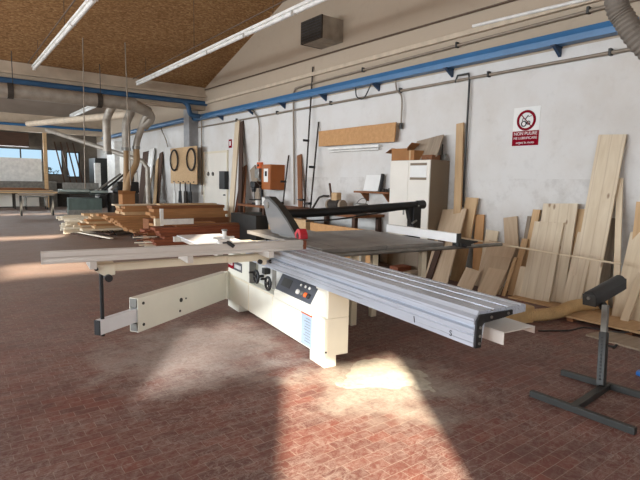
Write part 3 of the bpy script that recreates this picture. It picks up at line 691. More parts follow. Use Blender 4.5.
pipe('pipe', [(6.52, 1.2, 3.76), (6.52, 4.9, 3.88)], .024, 'white', 'short white pipe high on the wall above the blue tray', sm=False)
pipe('drop_pipe', [(6.55, 5.20, 3.10), (6.55, 5.16, 3.20), (6.55, 4.95, 3.20), (6.55, 4.93, 3.10), (6.55, 4.93, 1.15)], .016, 'dark', 'dark vertical pipe dropping to the leaning boards beside the locker', sm=False)
pipe('drop_cable', [(6.54, 6.52, 3.42), (6.54, 6.47, 3.15), (6.54, 6.34, 3.0), (6.54, 6.33, 2.52)], .014, 'pipe', 'grey flexible cable dropping above the wall plank')
MB_ = MB().cyl((6.54, 6.33, 2.46), (6.54, 6.33, 2.56), .03); tag(MB_.to('plug', 'dark', None, .004), 'dark plug hanging on the grey flexible cable', 'plug')
pipe('drop_cable', [(6.55, 11.80, 3.32), (6.55, 11.62, 3.25), (6.55, 11.36, 2.95), (6.55, 11.34, 1.98)], .018, 'pipe', 'bent cable dropping down to the orange junction box')
pipe('drop_pipe', [(6.54, 14.9, 3.4), (6.54, 14.9, 1.0)], .022, 'pipe', 'grey pipe dropping beside the pale door', sm=False)
pipe('hanging_cable', [(6.5, 7.55, 3.33), (6.5, 7.5, 3.15), (6.5, 7.3, 3.10), (6.5, 7.1, 3.33)], .012, 'dark', 'short loop of cable below the blue tray')
pipe('hanging_cable', [(6.5, 18.4, 3.36), (6.5, 18.3, 3.2), (6.5, 18.0, 2.95), (6.5, 17.75, 2.62)], .02, 'pipe', 'cable curving down to the board with hoops')
# blue pipe along the valley beam turning down into the corner
pipe('air_main', [(-9, VAL-.11, 3.80), (5.55, VAL-.11, 3.80), (5.85, VAL-.11, 3.79), (6.0, VAL-.11, 3.68), (6.05, VAL-.11, 3.50), (6.12, VAL-.11, 3.42), (6.36, VAL-.11, 3.40)], .072, 'bluedk2', 'dark blue pipe along the valley beam bending down at the corner', seg=14)
pipe('air_main', [(6.45, 15.3, 3.42), (6.45, 26.5, 3.40)], .08, 'blue', 'blue pipe along the far stretch of the right wall', sm=False)
pipe('air_main', [(-9, 26.55, 3.78), (6.4, 26.55, 3.78)], .06, 'blue', 'blue pipe along the far valley beam', sm=False)

# warm air outlet box
t = thing('heater_box', 'dark box shaped air outlet high on the gable wall', 'vent', (6.6, 8.42, 4.5))
m = MB(); m.box((-.52, -.33, -.2), (0, .36, .23)); m.to('housing', 'duct', t, .005)
m = MB(); m.box((-.55, .36, -.205), (0, .375, .235)); m.box((-.555, -.335, -.205), (-.52, .375, .235)) ; m.to('rim', 'dirt', t, .003)
m = MB()
for k in range(7): m.box((-.560, -.30, -.17+k*.055), (-.555, .34, -.15+k*.055))
for k in range(7): m.box((-.50, .375, -.17+k*.055), (-.05, .38, -.14+k*.055))
m.to('grille', 'black', t)
# corrugated grey hose hanging at the top right
m = MB(); m.tube(smooth_path([(4.42, 2.02, 3.55), (4.45, 1.96, 3.02), (4.49, 1.90, 2.86), (4.55, 1.78, 2.66), (4.66, 1.60, 2.48), (4.9, 1.2, 2.3)], 12), .088, 18, (.03, .10))
tag(m.to('suction_hose', 'hosegrey', None), 'grey corrugated suction hose hanging from above by the wall sign', 'hose')

# prohibition sign
t = thing('wall_sign', 'white and red prohibition sign on the wall above the leaning boards', 'sign', (6.598, 3.965, 2.3))
MB().box((-.003, -.20, -.24), (0, .20, .30)).to('plate', 'paper', t)
m = MB(); m.torus((-.006, 0, .115), .125, .018, (1, 0, 0), 40); ring = m.to('ring', 'signred', t)
m = MB(); m.bar((-.0075, .085, .205), (-.0075, -.085, .025), .006, .03, (1, 0, 0)); m.to('slash', 'signred', t)
m = MB(); m.torus((-.006, .035, .07), .035, .008, (1, 0, 0), 20); m.torus((-.006, -.035, .08), .022, .007, (1, 0, 0), 16); m.bar((-.006, .02, .12), (-.006, -.03, .185), .006, .022, (1, 0, 0)); m.bar((-.006, -.03, .16), (-.006, -.08, .175), .006, .014, (1, 0, 0)); m.bar((-.006, .06, .11), (-.006, .04, .16), .006, .014, (1, 0, 0)); m.to('pictogram', 'ink', t)
rb_ = MB().box((-.006, -.20, -.235), (-.003, .20, -.03)).to('text_field', 'signred', t)
for i, (s_, sz) in enumerate((('NON PULIRE', .062), ('NE LUBRIFICARE', .048), ('organi in moto', .046))):
    text(s_, sz, 'paper', rb_, (-.0075, 0, -.068-i*.062), (R(90), 0, R(-90)))
# small red sign by the tall plank
t = thing('fire_sign', 'tiny red sign on the wall above the pale door', 'sign', (6.598, 13.05, 2.52)); MB().box((-.004, -.10, -.12), (0, .10, .12)).to('plate', 'signred', t); MB().box((-.006, -.03, -.06), (-.003, .05, .07)).to('symbol', 'paper', t)

# ------------------------------------------------------------------ suspended strip lights
def strip(x, y0, y1, z, label):
    t = thing('strip_light', label, 'light', (x, y1, z), 0, 'strip lights under the chipboard roof')
    m = MB(); m.box((-.05, y0-y1, .03), (.05, 0, .075)); m.to('channel', 'white', t, .004)
    y = 0
    while y > y0-y1+.3:
        a = max(y-1.5, y0-y1)
        MB().cyl((-.0, y-.03, .0), (.0, a+.03, .0), .034, seg=14).to('tube', 'white', t, 0, True)
        m = MB(); m.box((-.035, y-.03, -.03), (.035, y, .03)); m.to('end_holder', 'white', t)
        y -= 1.55
    m = MB(); m.tube([(-.12, y0-y1, .20), (-.12, 0, .13)], .012, 8); m.to('cable', 'pipedk', t)
    y = -.7
    while y > y0-y1:
        zz = EAVE+(VAL-(y1+y))*.312 if y1+y > RID else EAVE+(y1+y)*.312
        MB().cyl((0, y, .07), (0, y, max(.1, zz-z)), .006, seg=6).to('hanger', 'pipedk', t); y -= 3.2
strip(4.43, 1.2, 14.35, 4.06, 'long white strip light nearer to the right wall')
strip(1.93, 1.2, 14.35, 4.10, 'long white strip light over the left of the hall')
for x0, x1, y in ((1.3, 2.35, 16.0),): pass
t = thing('strip_light', 'short white strip light under the far roof bay', 'light', (1.55, 17.2, 4.0)); m = MB(); m.cyl((0, 1.6, 0), (0, -1.4, 0), .05); m.to('tube', 'white', t); MB().box((-.05, -1.4, .05), (.05, 1.6, .1)).to('channel', 'white', t); MB().cyl((0, 0, .1), (0, 0, 1.1), .01, seg=6).to('hanger', 'dark', t)
t = thing('strip_light', 'slanting thin white strip light far under the second bay', 'light', (4.3, 20.5, 3.9)); m = MB(); m.cyl((0, 2.2, 0), (0, -2.0, 0), .05); m.to('tube', 'white', t); MB().box((-.05, -2.0, .05), (.05, 2.2, .1)).to('channel', 'white', t); MB().cyl((0, 0, .1), (0, 0, 2.18), .01, seg=6).to('hanger', 'dark', t)

# ------------------------------------------------------------------ white locker by the wall and the things on it
t = thing('locker', 'tall cream white two-door metal locker against the right wall behind the saw', 'locker', (6.12, 5.69, 0))
m = MB(); m.box((0.012, -.44, .08), (.46, .44, 1.88)); m.box((.012, -.44, 0), (.05, -.40, .08)); m.box((.012, .40, 0), (.05, .44, .08)); m.box((.42, -.44, 0), (.46, -.40, .08)); m.box((.42, .40, 0), (.46, .44, .08)); m.to('body', 'cabs', t, .004)
for y0, y1 in ((-.435, .02), (.025, .435)):
    d = MB().box((-.008, y0, .42), (.012, y1, 1.875)).to('door', 'cabw', t, .003)
    yh = y0+.06 if y0 > 0 else y1-.06
    MB().box((-.025, yh-.012, .98), (-.008, yh+.012, 1.10)).to('handle', 'steel', d, .003)
for y0, y1 in ((-.435, .02), (.025, .435)): MB().box((-.004, y0, .10), (.012, y1, .40)).to('lower_panel', 'cabs', t, .003)
MB().box((-.012, -.37, 1.60), (-.0085, -.02, 1.79)).to('notice', 'paper', t)
MB().box((-.011, -.37, 1.56), (-.0085, -.02, 1.60)).to('notice_strip', 'cabs', t)
MB().box((-.011, -.37, 1.79), (-.0085, -.02, 1.83)).to('notice_strip', 'cabs', t)
t = thing('cardboard_box', 'open brown cardboard box on top of the white locker', 'box', (6.30, 6.0, 1.88), R(8))
m = MB(); m.box((-.14, -.16, 0), (.14, .16, .20)); m.to('body', 'card', t, .004)
MB().prism([(.16, .20), (.30, .13), (.16, .21)], 'x', -.14, .14).to('flap', 'card', t); MB().prism([(-.16, .20), (-.24, .29), (-.155, .21)], 'x', -.14, .14).to('flap', 'card', t)
t = thing('cardboard_box', 'small cardboard box beside a bigger one on the white locker', 'box', (6.26, 5.72, 1.88), R(-10)); MB().box((-.1, -.11, 0), (.1, .11, .16)).to('body', 'card', t, .004); MB().box((-.102, -.02, .0), (.102, .02, .162)).to('tape', 'tanW', t)
board('board', (6.26, 5.55, 1.90), (6.50, 5.62, 2.26), (0.1, -1, .22), .55, .02, 'greyW', 'thin grey board leaning on the wall on top of the locker')
flat('wood_block', (6.2, 5.30, 1.88), (6.4, 5.52, 1.96), 'brW', 'dark brown block at the near end of the locker top', 'block')
t = thing('clamp', 'small grey clamp lying on top of the locker edge', 'clamp', (6.48, 5.33, 1.88)); MB().cyl((0, 0, 0), (0, 0, .26), .012).to('screw', 'dark', t); MB().box((-.03, -.08, .0), (.03, .08, .09)).to('body', 'steel', t, .004)
# plank on wall brackets with the lamp below it
t = thing('wall_plank', 'long tan board fixed on the wall above the strip lamp', 'board', (6.6, 7.55, 2.4))
m = MB(); m.prism([(-1.13, -.165), (1.12, -.155), (1.13, .165), (-1.16, .175)], 'x', -.13, -.105); m.to('board', 'oak', t)
m = MB(); m.box((-.105, -.9, -.12), (0, -.86, .12)); m.box((-.105, .86, -.12), (0, .9, .12)); m.to('bracket', 'brW', t)
t = thing('wall_lamp', 'white strip lamp fixed under the tan wall board', 'light', (6.6, 7.62, 2.16)); MB().box((-.10, -.77, .0), (0, .77, .05)).to('housing', 'white', t, .005); MB().cyl((-.06, -.74, -.03), (-.06, .74, -.03), .02).to('tube', 'white', t, 0, True)
# wall shelf with papers
t = thing('wall_shelf', 'brown bracket shelf on the wall left of the locker', 'shelf', (6.6, 6.93, 1.30))
MB().box((-.22, -.50, .0), (0, .45, .035)).to('shelf_board', 'brW', t, .003)
for y in (-.36, .24): MB().prism([(-.19, 0), (0, 0), (0, -.16), (-.04, -.15)], 'y', y, y+.04).to('bracket', 'brW', t)
t = thing('folder', 'open white folder propped up on the brown wall shelf', 'folder', (6.47, 6.95, 1.337)); MB().box((-.01, -.20, 0), (.01, .20, .31), Matrix.Rotation(R(14), 3, 'Y')).to('sheet', 'paper', t); MB().box((.0, -.235, 0), (.06, -.20, .33), Matrix.Rotation(R(10), 3, 'Y')).to('spine', 'black', t)
for k, (y, h, r) in enumerate(((6.62, .06, .03), (6.54, .05, .028), (6.47, .07, .026))):
    m = MB(); m.lathe([(r*.9, 0), (r, .005), (r, h-.01), (r*.7, h)], (6.45, y, 1.337), 14); tag(m.to('tin', 'dirt', None, 0, True), 'small dark tin on the brown wall shelf beside the folder', 'tin', 'tins on the wall shelf')

# ------------------------------------------------------------------ work bench along the wall and what stands on it
t = thing('work_bench', 'long low wooden bench along the right wall behind the saw', 'bench', (6.25, 9.0, 0))
MB().box((-.38, -2.3, .86), (.33, 2.25, .91)).to('bench_top', 'brW', t, .004)
for y in (-2.2, -.6, 1.0, 2.15):
    for x in (-.32, .27): MB().box((x-.04, y-.04, 0), (x+.04, y+.04, .86)).to('leg', 'dkW', t)
MB().box((-.33, -2.2, .30), (.29, 2.15, .33)).to('lower_shelf', 'dkW', t)
t = thing('drill_press', 'black bench drill on the wooden bench below the orange junction box', 'drill', (6.22, 10.75, .91))
m = MB(); m.box((-.14, -.12, 0), (.16, .12, .04)); m.cyl((.08, 0, .03), (.08, 0, .62), .035); m.to('column', 'blackm', t, .004)
m = MB(); m.box((-.20, -.11, .40), (.16, .11, .56)); m.prism([(-.2, .40), (-.1, .40), (-.12, .30), (-.18, .30)], 'y', -.06, .06); m.to('head', 'black', t, .02)
MB().cyl((-.14, 0, .12), (-.14, 0, .30), .02).to('spindle', 'steel', t)
MB().box((-.22, -.11, .10), (.08, .11, .13)).to('work_table', 'blackm', t, .004)
m = MB()
for k in range(3):
    a = k*2.1+.4; m.cyl((-.05, -.12, .46), (-.05+.16*math.cos(a), -.15, .46+.16*math.sin(a)), .008, seg=8)
m.to('feed_lever', 'steel', t)
m = MB(); m.box((-.08, -.10, .64), (.12, .10, .88)); m.cyl((.02, -.0, .60), (.02, 0, .66), .06); m.to('motor', 'steel', t, .015)
for k, (x, y, r, h, mt, lb) in enumerate(((6.12, 10.28, .085, .20, 'white', 'large white paint tin on the bench next to the black drill'), (6.02, 10.46, .06, .12, 'white', 'small white tin in front of the black drill'), (6.25, 10.12, .07, .15, 'steel', 'grey tin behind the large white paint tin'))):
    t = thing('paint_tin', lb, 'tin', (x, y, .91)); MB().lathe([(r, 0), (r, h*.96), (r*.94, h)], seg=20).to('can', mt, t, 0, True); MB().lathe([(r*1.04, h*.92), (r*1.04, h), (r*.9, h+.005)], seg=20).to('lid', 'steel', t)
# motor and hand tools on the bench in front of the wall
t = thing('bench_grinder', 'dark machine with two handles on the bench left of the wall shelf', 'machine', (6.22, 7.72, .91))
m = MB(); m.box((-.12, -.18, 0), (.12, .18, .06)); m.cyl((0, -.14, .14), (0, .14, .14), .10); m.to('motor', 'dirt', t, .01)
for y in (-.2, .2): MB().cyl((0, y-.03, .14), (0, y+.03, .14), .10).to('grinding_wheel', 'greyW', t)
for y, yt in ((.12, .22), (-.10, -.10)): MB().bar((0, y, .2), (0, yt, .56), .03, .03).to('handle', 'dkW', t)
MB().box((-.05, -.08, .2), (.08, .10, .38)).to('wood_jaw', 'tanW', t, .02)
# orange electric cabinet and box
t = thing('electric_cabinet', 'varnished orange-brown wooden box on the wall with white label', 'cabinet', (6.6, 10.40, 1.58))
MB().box((-.38, -.21, -.30), (0, .21, .30)).to('body', 'redbrown', t, .006); d = MB().box((-.40, -.205, -.295), (-.38, .205, .295)).to('door', 'redbrown', t, .004)
MB().box((-.4025, -.10, -.12), (-.4005, .10, .20)).to('label', 'paper', d)
MB().box((-.4035, -.05, .02), (-.402, .05, .14)).to('label_mark', 'ink', d)
t = thing('junction_box', 'small orange-red junction box above the bench drill', 'box', (6.6, 11.30, 1.88)); MB().box((-.09, -.09, -.10), (0, .09, .08)).to('body', 'orange', t, .01); MB().cyl((-.09, 0, 0), (-.12, 0, 0), .03).to('switch', 'black', t)
# bar clamps standing / leaning on the wall
for k, (a, b, lb) in enumerate((((6.32, 8.95, .91), (6.57, 9.07, 3.98), 'very long thin bar clamp leaning on the wall up past the blue tray'), ((6.32, 8.72, .91), (6.57, 8.82, 2.78), 'shorter bar clamp leaning beside the very long one'), ((6.40, 9.95, .91), (6.57, 9.98, 2.1), 'bar clamp standing upright near the bent conduit'))):
    a, b = Vector(a), Vector(b); t = thing('bar_clamp', lb, 'clamp', a); d = b-a
    MB().cyl((0, 0, 0), d, .018, seg=10).to('bar', 'dirt', t)
    for f in (.06, .48): MB().bar(d*f+Vector((-.14, 0, 0)), d*f+Vector((.02, 0, 0)), .03, .05).to('jaw', 'blackm', t, .004)
    MB().cyl(d*.06+Vector((-.12, -.08, 0)), d*.06+Vector((-.12, .10, 0)), .012).to('screw', 'dark', t)
pipe('bent_bar', [(6.3, 8.62, .915), (6.46, 8.60, 1.16), (6.48, 8.46, 1.20), (6.48, 8.30, 1.20)], .022, 'dirt', 'short bent dark bar standing on the bench behind the saw arm', 'bar', sm=False)
# clutter under and on the bench
for k, (a, b, mt, nm, lb, c) in enumerate((((5.62, 7.9, 0), (5.82, 9.3, .74), 'tanW', 'board', 'light tan board on edge in front of the bench behind the saw table', 'board'),
    ((5.62, 5.95, .0), (5.66, 7.75, .71), 'oak', 'board', 'thin warm tan board on edge in front of the bench left of the locker', 'board'),
    ((5.9, 8.5, .33), (6.3, 9.1, .62), 'dirt', 'crate', 'dark crate on the lower shelf of the bench', 'crate'),
    ((5.95, 9.2, .33), (6.4, 9.8, .66), 'black', 'crate', 'black crate on the lower shelf beside the dark crate', 'crate'),
    ((5.95, 10.1, .33), (6.4, 10.95, .70), 'green', 'crate', 'greenish metal box on the lower shelf below the drill', 'crate'),
    ((5.45, 9.55, 0), (5.75, 10.75, .72), 'dark', 'tool_box', 'large dark metal box on the floor in front of the bench', 'box'))):
    flat(nm, a, b, mt, lb, c)
t = thing('bucket', 'grey metal bucket on the bench below the wall shelf', 'bucket', (6.1, 6.85, .91)); MB().lathe([(.10, 0), (.13, .02), (.135, .05), (.125, .08), (.135, .11), (.14, .20), (.12, .205)], seg=20).to('pail', 'steel', t, 0, True); m = MB(); m.tube(smooth_path([(0, -.135, .18), (.06, -.09, .27), (.08, 0, .30), (.06, .09, .27), (0, .135, .18)]), .006, 8); m.to('handle', 'dark', t)
for k in range(4):
    y = 6.95+.3*k; flat('offcut', (5.92, y, .91), (6.02+.05*(k % 2), y+.22, .95+.02*(k % 3)), ('brW', 'tanW', 'dkW', 'redW')[k], ('brown', 'tan', 'nearly black', 'reddish')[k]+' short offcut lying on the front edge of the bench', 'offcut')
# scraps under the table extension beside the locker
for k, (x, y, z1, w_, mt, lb) in enumerate(((5.7, 5.95, .10, .3, 'dkW', 'dark offcut on the floor in front of the locker'), (5.75, 5.60, .16, .2, 'redW', 'reddish offcut on the floor in front of the locker'), (5.72, 5.30, .12, .16, 'greyW', 'greyed offcut on the floor in front of the locker'), (5.6, 6.35, .14, .26, 'brW', 'brown offcut on the floor left of the locker'))):
    flat('offcut', (x, y-w_/2, 0), (x+.3, y+w_/2, z1), mt, lb, 'offcut', rz=R(8*k-10))

# ------------------------------------------------------------------ pale door and things round it
t = struct(thing('door_1', 'pale closed door in the right wall', 'door', (6.6, 14.03, 0)))
MB().box((-.03, -.80, .01), (0, .76, 2.28)).to('door_leaf', 'cabw', t, .005)
m = MB(); m.box((-.04, .76, 0), (0, .82, 2.34)); m.box((-.04, -.86, 0), (0, -.80, 2.34)); m.box((-.04, -.80, 2.28), (0, .76, 2.34)); m.to('door_frame', 'creamdk', t)
MB().cyl((-.03, -.7, 1.05), (-.09, -.7, 1.05), .02).to('door_handle', 'dark', t)
for y, h in ((14.45, .20), (14.12, .16)):
    m = MB(); m.torus((6.55, y, 1.66), .05, .012, (1, 0, 0), 14); m.bar((6.55, y, 1.6), (6.55, y, 1.6-h), .03, .02); tag(m.to('hanging_tool', 'dirt', None), 'small hanging tool on the pale door, '+('the longer one' if h > .18 else 'the shorter one'), 'tool')
o = flat('fuse_box', (6.46, 13.15, 1.22), (6.598, 13.50, 1.74), 'black', 'small black box on the wall at the edge of the pale door', 'box')
# board with two hoops
t = thing('tool_board', 'brown board on the wall with two dark hoops hanging in front', 'tool board', (6.262, 15.75, 1.95))
MB().box((0, -1.10, -.62), (.03, 1.12, .56)).to('board', 'tanW', t, .004)
m = MB()
for k in range(5): m.cyl((-.04, -.9+.42*k, -.55), (0, -.9+.42*k, -.55), .015)
m.to('hook', 'dirt', t)
for y, lb in ((16.40, 'dark oval hoop hanging at the far edge of the brown tool board'), (14.97, 'dark oval hoop hanging at the near edge of the brown tool board')):
    m = MB(); m.torus((6.215, y, 2.10), .34, .025, (1, 0, 0), 32, sy=.62 if False else 1, sx=1.0)
    o = m.to('hoop', 'dirt', None, 0, True); tag(o, lb, 'hoop')
    MB().tube([(6.20, y+.33*math.cos(a), 2.10+.33*math.sin(a)) for a in [k*.2 for k in range(31)]], .018, 8).to('inner_hoop', 'blackm', o)
for k, (y, h, mt, cl) in enumerate(((16.45, .62, 'white', 'white'), (15.95, .5, 'black', 'black'), (15.5, .66, 'dirt', 'dark brown'), (15.1, .58, 'black', 'nearly black'))):
    m = MB(); m.cyl((6.235, y, 1.38), (6.235, y, 1.08), .02); m.prism([(-.12, -h), (.12, -h), (.08, -.1), (-.08, -.1)], 'x', 6.21, 6.255); o = m.to('hanging_cloth' if k == 0 else 'hand_tool', mt, None, .01)
    for v in o.data.vertices:
        if v.co.z < 1.0: v.co.y += y; v.co.z += 1.2
    tag(o, cl+' tool hanging below the brown tool board', 'tool')
# partition / white cupboards further along the wall
flat('cupboard', (6.15, 23.4, 0), (6.58, 24.7, 3.1), 'white', 'tall white cupboard far along the right wall', 'cupboard')
flat('cupboard', (6.15, 21.6, 0), (6.58, 22.6, 2.6), 'cabw', 'second white cupboard nearer than the tallest far one', 'cupboard')
flat('cupboard', (5.9, 25.9, 0), (6.58, 27.2, 2.4), 'dark', 'dark cupboard in the far corner', 'cupboard')

# ------------------------------------------------------------------ stacks of boards in the middle left
def pile(x0, x1, y0, rows, width, layers, z0, th, mat, gname, fmt, lean=0, ragged=.15, slant=0.0):
    names = ['lowest', 'second', 'third', 'fourth', 'fifth', 'sixth', 'seventh', 'eighth', 'ninth', 'tenth']
    rown = ['front', 'middle', 'back', 'rearmost']
    for k in range(layers):
        for j in range(rows):
            xa = x0+slant*k+rnd.uniform(-ragged, ragged); xb = x1+rnd.uniform(-ragged, ragged)
            nm = 'top' if k == layers-1 else names[k]
            mm = mat[rnd.randrange(len(mat))] if isinstance(mat, (list, tuple)) else mat
            flat('stacked_board', (xa, y0+j*width+.006, z0+k*th), (xb, y0+(j+1)*width-.006, z0+(k+1)*th-.003), mm, fmt % (nm, rown[j]), 'board', gname)
pile(3.60, 5.9, 12.0, 3, .30, 8, .17, .056, ['orW', 'orW', 'orW'], 'boards of the big stack on steel trestles', 'orange-brown board in the big trestle stack, %s layer, %s row', slant=-.092, ragged=.05)
pile(3.35, 5.8, 12.06, 2, .36, 3, .62, .072, ['orW', 'tanW'], 'planks laid on the big stack', 'thick plank lying on the big stack, %s layer, %s row', ragged=.04)
flat('plank', (3.16, 12.15, .838), (5.3, 12.42, .868), 'paleW', 'thin pale-ended plank lying along the top of the big stack')
t = thing('cardboard_box', 'small brown box standing on the pale-ended plank of the big stack', 'box', (3.48, 12.28, .868), R(6)); MB().box((-.15, -.12, 0), (.15, .12, .23)).to('body', 'card', t, .004); MB().prism([(-.12, .23), (-.17, .31), (-.115, .235)], 'x', -.15, .15).to('flap', 'card', t); MB().prism([(.12, .23), (.15, .32), (.125, .235)], 'x', -.15, .15).to('flap', 'card', t)
pile(2.85, 5.4, 13.35, 2, .34, 7, .14, .06, ['orW', 'tanW', 'paleW'], 'boards of the stack behind the big stack', 'tan board in the stack behind the big stack, %s layer, %s row', ragged=.18)
def trestle(x, y, h, l, lab):
    t = thing('trestle', lab, 'trestle', (x, y, 0)); MB().box((-.03, -.05, h-.03), (.03, l+.05, h)).to('beam', 'dark', t)
    for yy in (0, l):
        for s_ in (-1, 1): MB().cyl((s_*.12, yy, 0), (0, yy, h-.02), .012, seg=8).to('leg', 'dark', t)
trestle(3.85, 12.0, .168, .9, 'low dark steel trestle under the left end of the big stack'); trestle(5.4, 12.0, .168, .9, 'low dark steel trestle under the right end of the big stack')
trestle(3.4, 13.35, .138, .7, 'low trestle under the left end of the back stack'); trestle(5.0, 13.35, .138, .7, 'low trestle under the right end of the back stack')
pile(3.72, 5.55, 10.30, 2, .32, 7, .03, .062, ['redW', 'brW', 'redW'], 'boards of the reddish stack', 'reddish-brown board in the near stack, %s layer, %s row', ragged=.22, slant=-.03)
for y in (10.4,): 
    for x in (4.0, 5.1): flat('bearer', (x, 10.30, 0), (x+.07, 10.94, .03), 'dkW', 'bearer under the reddish stack, '+('left' if x < 4.5 else 'right')+' one', 'batten')
flat('plank', (3.95, 10.34, .466), (5.75, 10.60, .50), 'brW', 'long brown plank lying on top of the reddish stack')
flat('plank', (3.55, 10.64, .466), (5.0, 10.92, .52), 'orW', 'orange plank on the back of the reddish stack')
flat('plank', (3.62, 11.15, .0), (5.6, 11.55, .58), 'brW', 'thick brown timber block behind the reddish stack')
pile(3.66, 5.45, 11.16, 1, .36, 4, .583, .075, ['brW', 'orW'], 'boards on the thick brown timber', 'brown board lying on the thick timber, %s layer, %s row', ragged=.16)
flat('plank', (3.9, 11.2, .884), (5.3, 11.45, .92), 'tanW', 'topmost light tan plank over the brown boards')
t = thing('white_profile', 'white angled profile lying on the reddish stack', 'profile', (3.62, 10.47, .50)); MB().box((0, -.13, 0.02), (.72, -.115, .14)).to('side', 'white', t); MB().box((-.02, -.14, .0), (.05, -.11, .36)).to('upright', 'white', t); MB().box((-.12, -.13, .0), (.0, -.02, .15)).to('end_block', 'paleW', t)
for k in range(16):
    a = rnd.uniform(-.35, .35); x = 3.45+rnd.uniform(-.1, .25); y = 10.28+rnd.random()*.6
    flat('lath', (x-.25, y-.02, .03+.024*k), (x+.25, y+.02, .052+.024*k), rnd.choice(['paleW', 'redW', 'offW', 'brW']), 'short lath sticking out of the ragged left end of the reddish stack', 'lath', 'laths at the ragged end of the reddish stack', rz=a)
# bundle of pale offcuts on the floor
for k in range(96):
    col_, lay = k % 24, k//24
    y = 14.25+.12*col_+rnd.uniform(-.02, .02); z = .01+.055*lay; x = 2.55+.02*col_+rnd.uniform(-.22, .22)+.05*lay
    flat('offcut_lath', (x, y-.04, z), (x+rnd.uniform(1.0, 1.6), y+.04, z+.048), rnd.choice(['offW', 'offW', 'paleW']), 'pale lath in the heap of offcuts on the floor by the planer', 'lath', 'pale laths heaped on the floor by the planer', rz=R(rnd.uniform(-5, 5)))
for k in range(40):
    y = 14.5+.1*(k % 20)*1.1; z = .235+.05*(k//20); x = 2.75+rnd.uniform(-.2, .3)
    flat('offcut_lath', (x, y-.035, z), (x+rnd.uniform(.8, 1.3), y+.035, z+.045), rnd.choice(['offW', 'offW', 'paleW']), 'pale lath in the heap of offcuts on the floor by the planer', 'lath', 'pale laths heaped on the floor by the planer', rz=R(rnd.uniform(-9, 9)))
for k, (x, y, z) in enumerate(((2.75, 13.6, 0), (2.95, 13.3, .03), (3.1, 13.9, .06))): flat('lath', (x-.03, y-.9, z), (x+.05, y+.9, z+.028), ('dkW', 'offW', 'dkW')[k], ('dark lath lying loose beside the pale heap', 'pale lath lying loose before the heap', 'upper dark lath lying across the loose laths')[k], 'lath', rz=R(12))

# ------------------------------------------------------------------ long grey-green planer
t = thing('planer', 'long grey-green planing machine far back with dark motor end', 'planing machine', (3.85, 18.9, 0), R(-8)); t.scale = (.62, 1, 1.22)
MB().box((-.75, -.45, .10), (.95, .55, .62)).to('base', 'green', t, .02)
m = MB(); m.prism([(-.45, .86), (.35, .86), (.35, .80), (.1, .74), (-.1, .74), (-.45, .80)], 'x', -1.2, .35); m.to('infeed_table', 'greenlt', t, .01)
m = MB(); m.prism([(-.45, .84), (.35, .84), (.35, .78), (.1, .72), (-.1, .72), (-.45, .78)], 'x', .38, 1.3); m.to('outfeed_table', 'greenlt', t, .01)
m = MB(); m.box((-.95, .20, .86), (.9, .26, 1.05)); m.to('fence', 'steel', t, .005)
MB().box((-.75, -.47, .14), (.95, -.455, .30)).to('lower_panel', 'steel', t)
m = MB(); m.bar((-.7, -.46, .70), (1.2, -.46, .70), .02, .03); m.to('rail', 'dark', t)
MB().cyl((1.05, -.2, .55), (1.05, .35, .55), .22).to('motor', 'blackm', t, .02)
t = thing('feed_unit', 'dark power feed machine with slanting bars behind the planer', 'machine', (5.05, 18.6, 0))
MB().box((-.35, -.35, 0), (.55, .45, .95)).to('stand', 'dirt', t, .03)
MB().box((-.2, -.4, .95), (.55, .3, 1.35)).to('housing', 'blackm', t, .04)
for k in range(4): MB().bar((-.85+.22*k, -.38, 1.05), (-.05+.18*k, -.30, 1.62+.04*k), .07, .06).to('slanting_bar', ('steel', 'black', 'steel', 'black')[k], t, .01)
MB().cyl((.30, -.1, 1.35), (.30, -.1, 1.78), .16).to('motor', 'black', t, .02)
t = thing('work_table', 'low roller table with pale top in front of the planer', 'table', (2.9, 21.6, 0), R(-4)); t.scale = (1, 1, 1.25); MB().box((-.7, -.3, .60), (.5, .4, .66)).to('table_top', 'greyW', t, .004)
for x in (-.62, .42):
    for y in (-.24, .34): MB().box((x-.03, y-.03, 0), (x+.03, y+.03, .60)).to('leg', 'dark', t)

# ------------------------------------------------------------------ far left: wall panels, table, trolley
o = flat('panel_stack', (1.0, 27.9, 1.05), (3.9, 28.0, 2.32), 'white', 'wide white panel standing before the far windows', 'panel')
o = flat('bench', (1.0, 27.1, .0), (4.4, 27.7, 1.22), 'steel', 'grey metal cupboard bench at the far wall', 'bench')
t = thing('trestle_table', 'long table with boards on it at the far left', 'table', (3.0, 26.2, 0)); MB().box((-2.2, -.4, .70), (1.5, .4, .76)).to('table_top', 'tanW', t)
for x in (-2.0, -.5, 1.0):
    for y in (-.34, .34): MB().box((x-.03, y-.03, 0), (x+.03, y+.03, .70)).to('leg', 'dirt', t)
for k in range(5): flat('stacked_board', (1.1+.1*k, 25.9+.02*k, .762+.035*k), (4.2-.15*k, 26.4, .795+.035*k), rnd.choice(['tanW', 'brW', 'greyW']), 'board on the far trestle table, '+('lowest', 'second from below', 'middle', 'second from above', 'topmost')[k]+' of the pile', 'board', 'boards on the far trestle table')
flat('crate', (1.2, 26.95, .05), (3.6, 27.08, .62), 'cabw', 'long whitish crate below the far table', 'crate')
t = thing('trolley', 'small steel trolley on castors at the far table', 'trolley', (3.25, 25.3, 0)); MB().box((-.45, -.3, .55), (.45, .3, .60)).to('deck', 'steel', t)
for x in (-.4, .4):
    for y in (-.25, .25):
        l_ = MB().cyl((x, y, .12), (x, y, .55), .025).to('leg', 'steel', t); MB().cyl((x-.02, y, .07), (x+.02, y, .07), .07).to('castor', 'black', l_)
flat('roof_post', (3.84, 26.75, 0), (3.99, 26.9, 3.5), 'tanW', 'wooden post standing by the far windows under the valley beam', 'post')
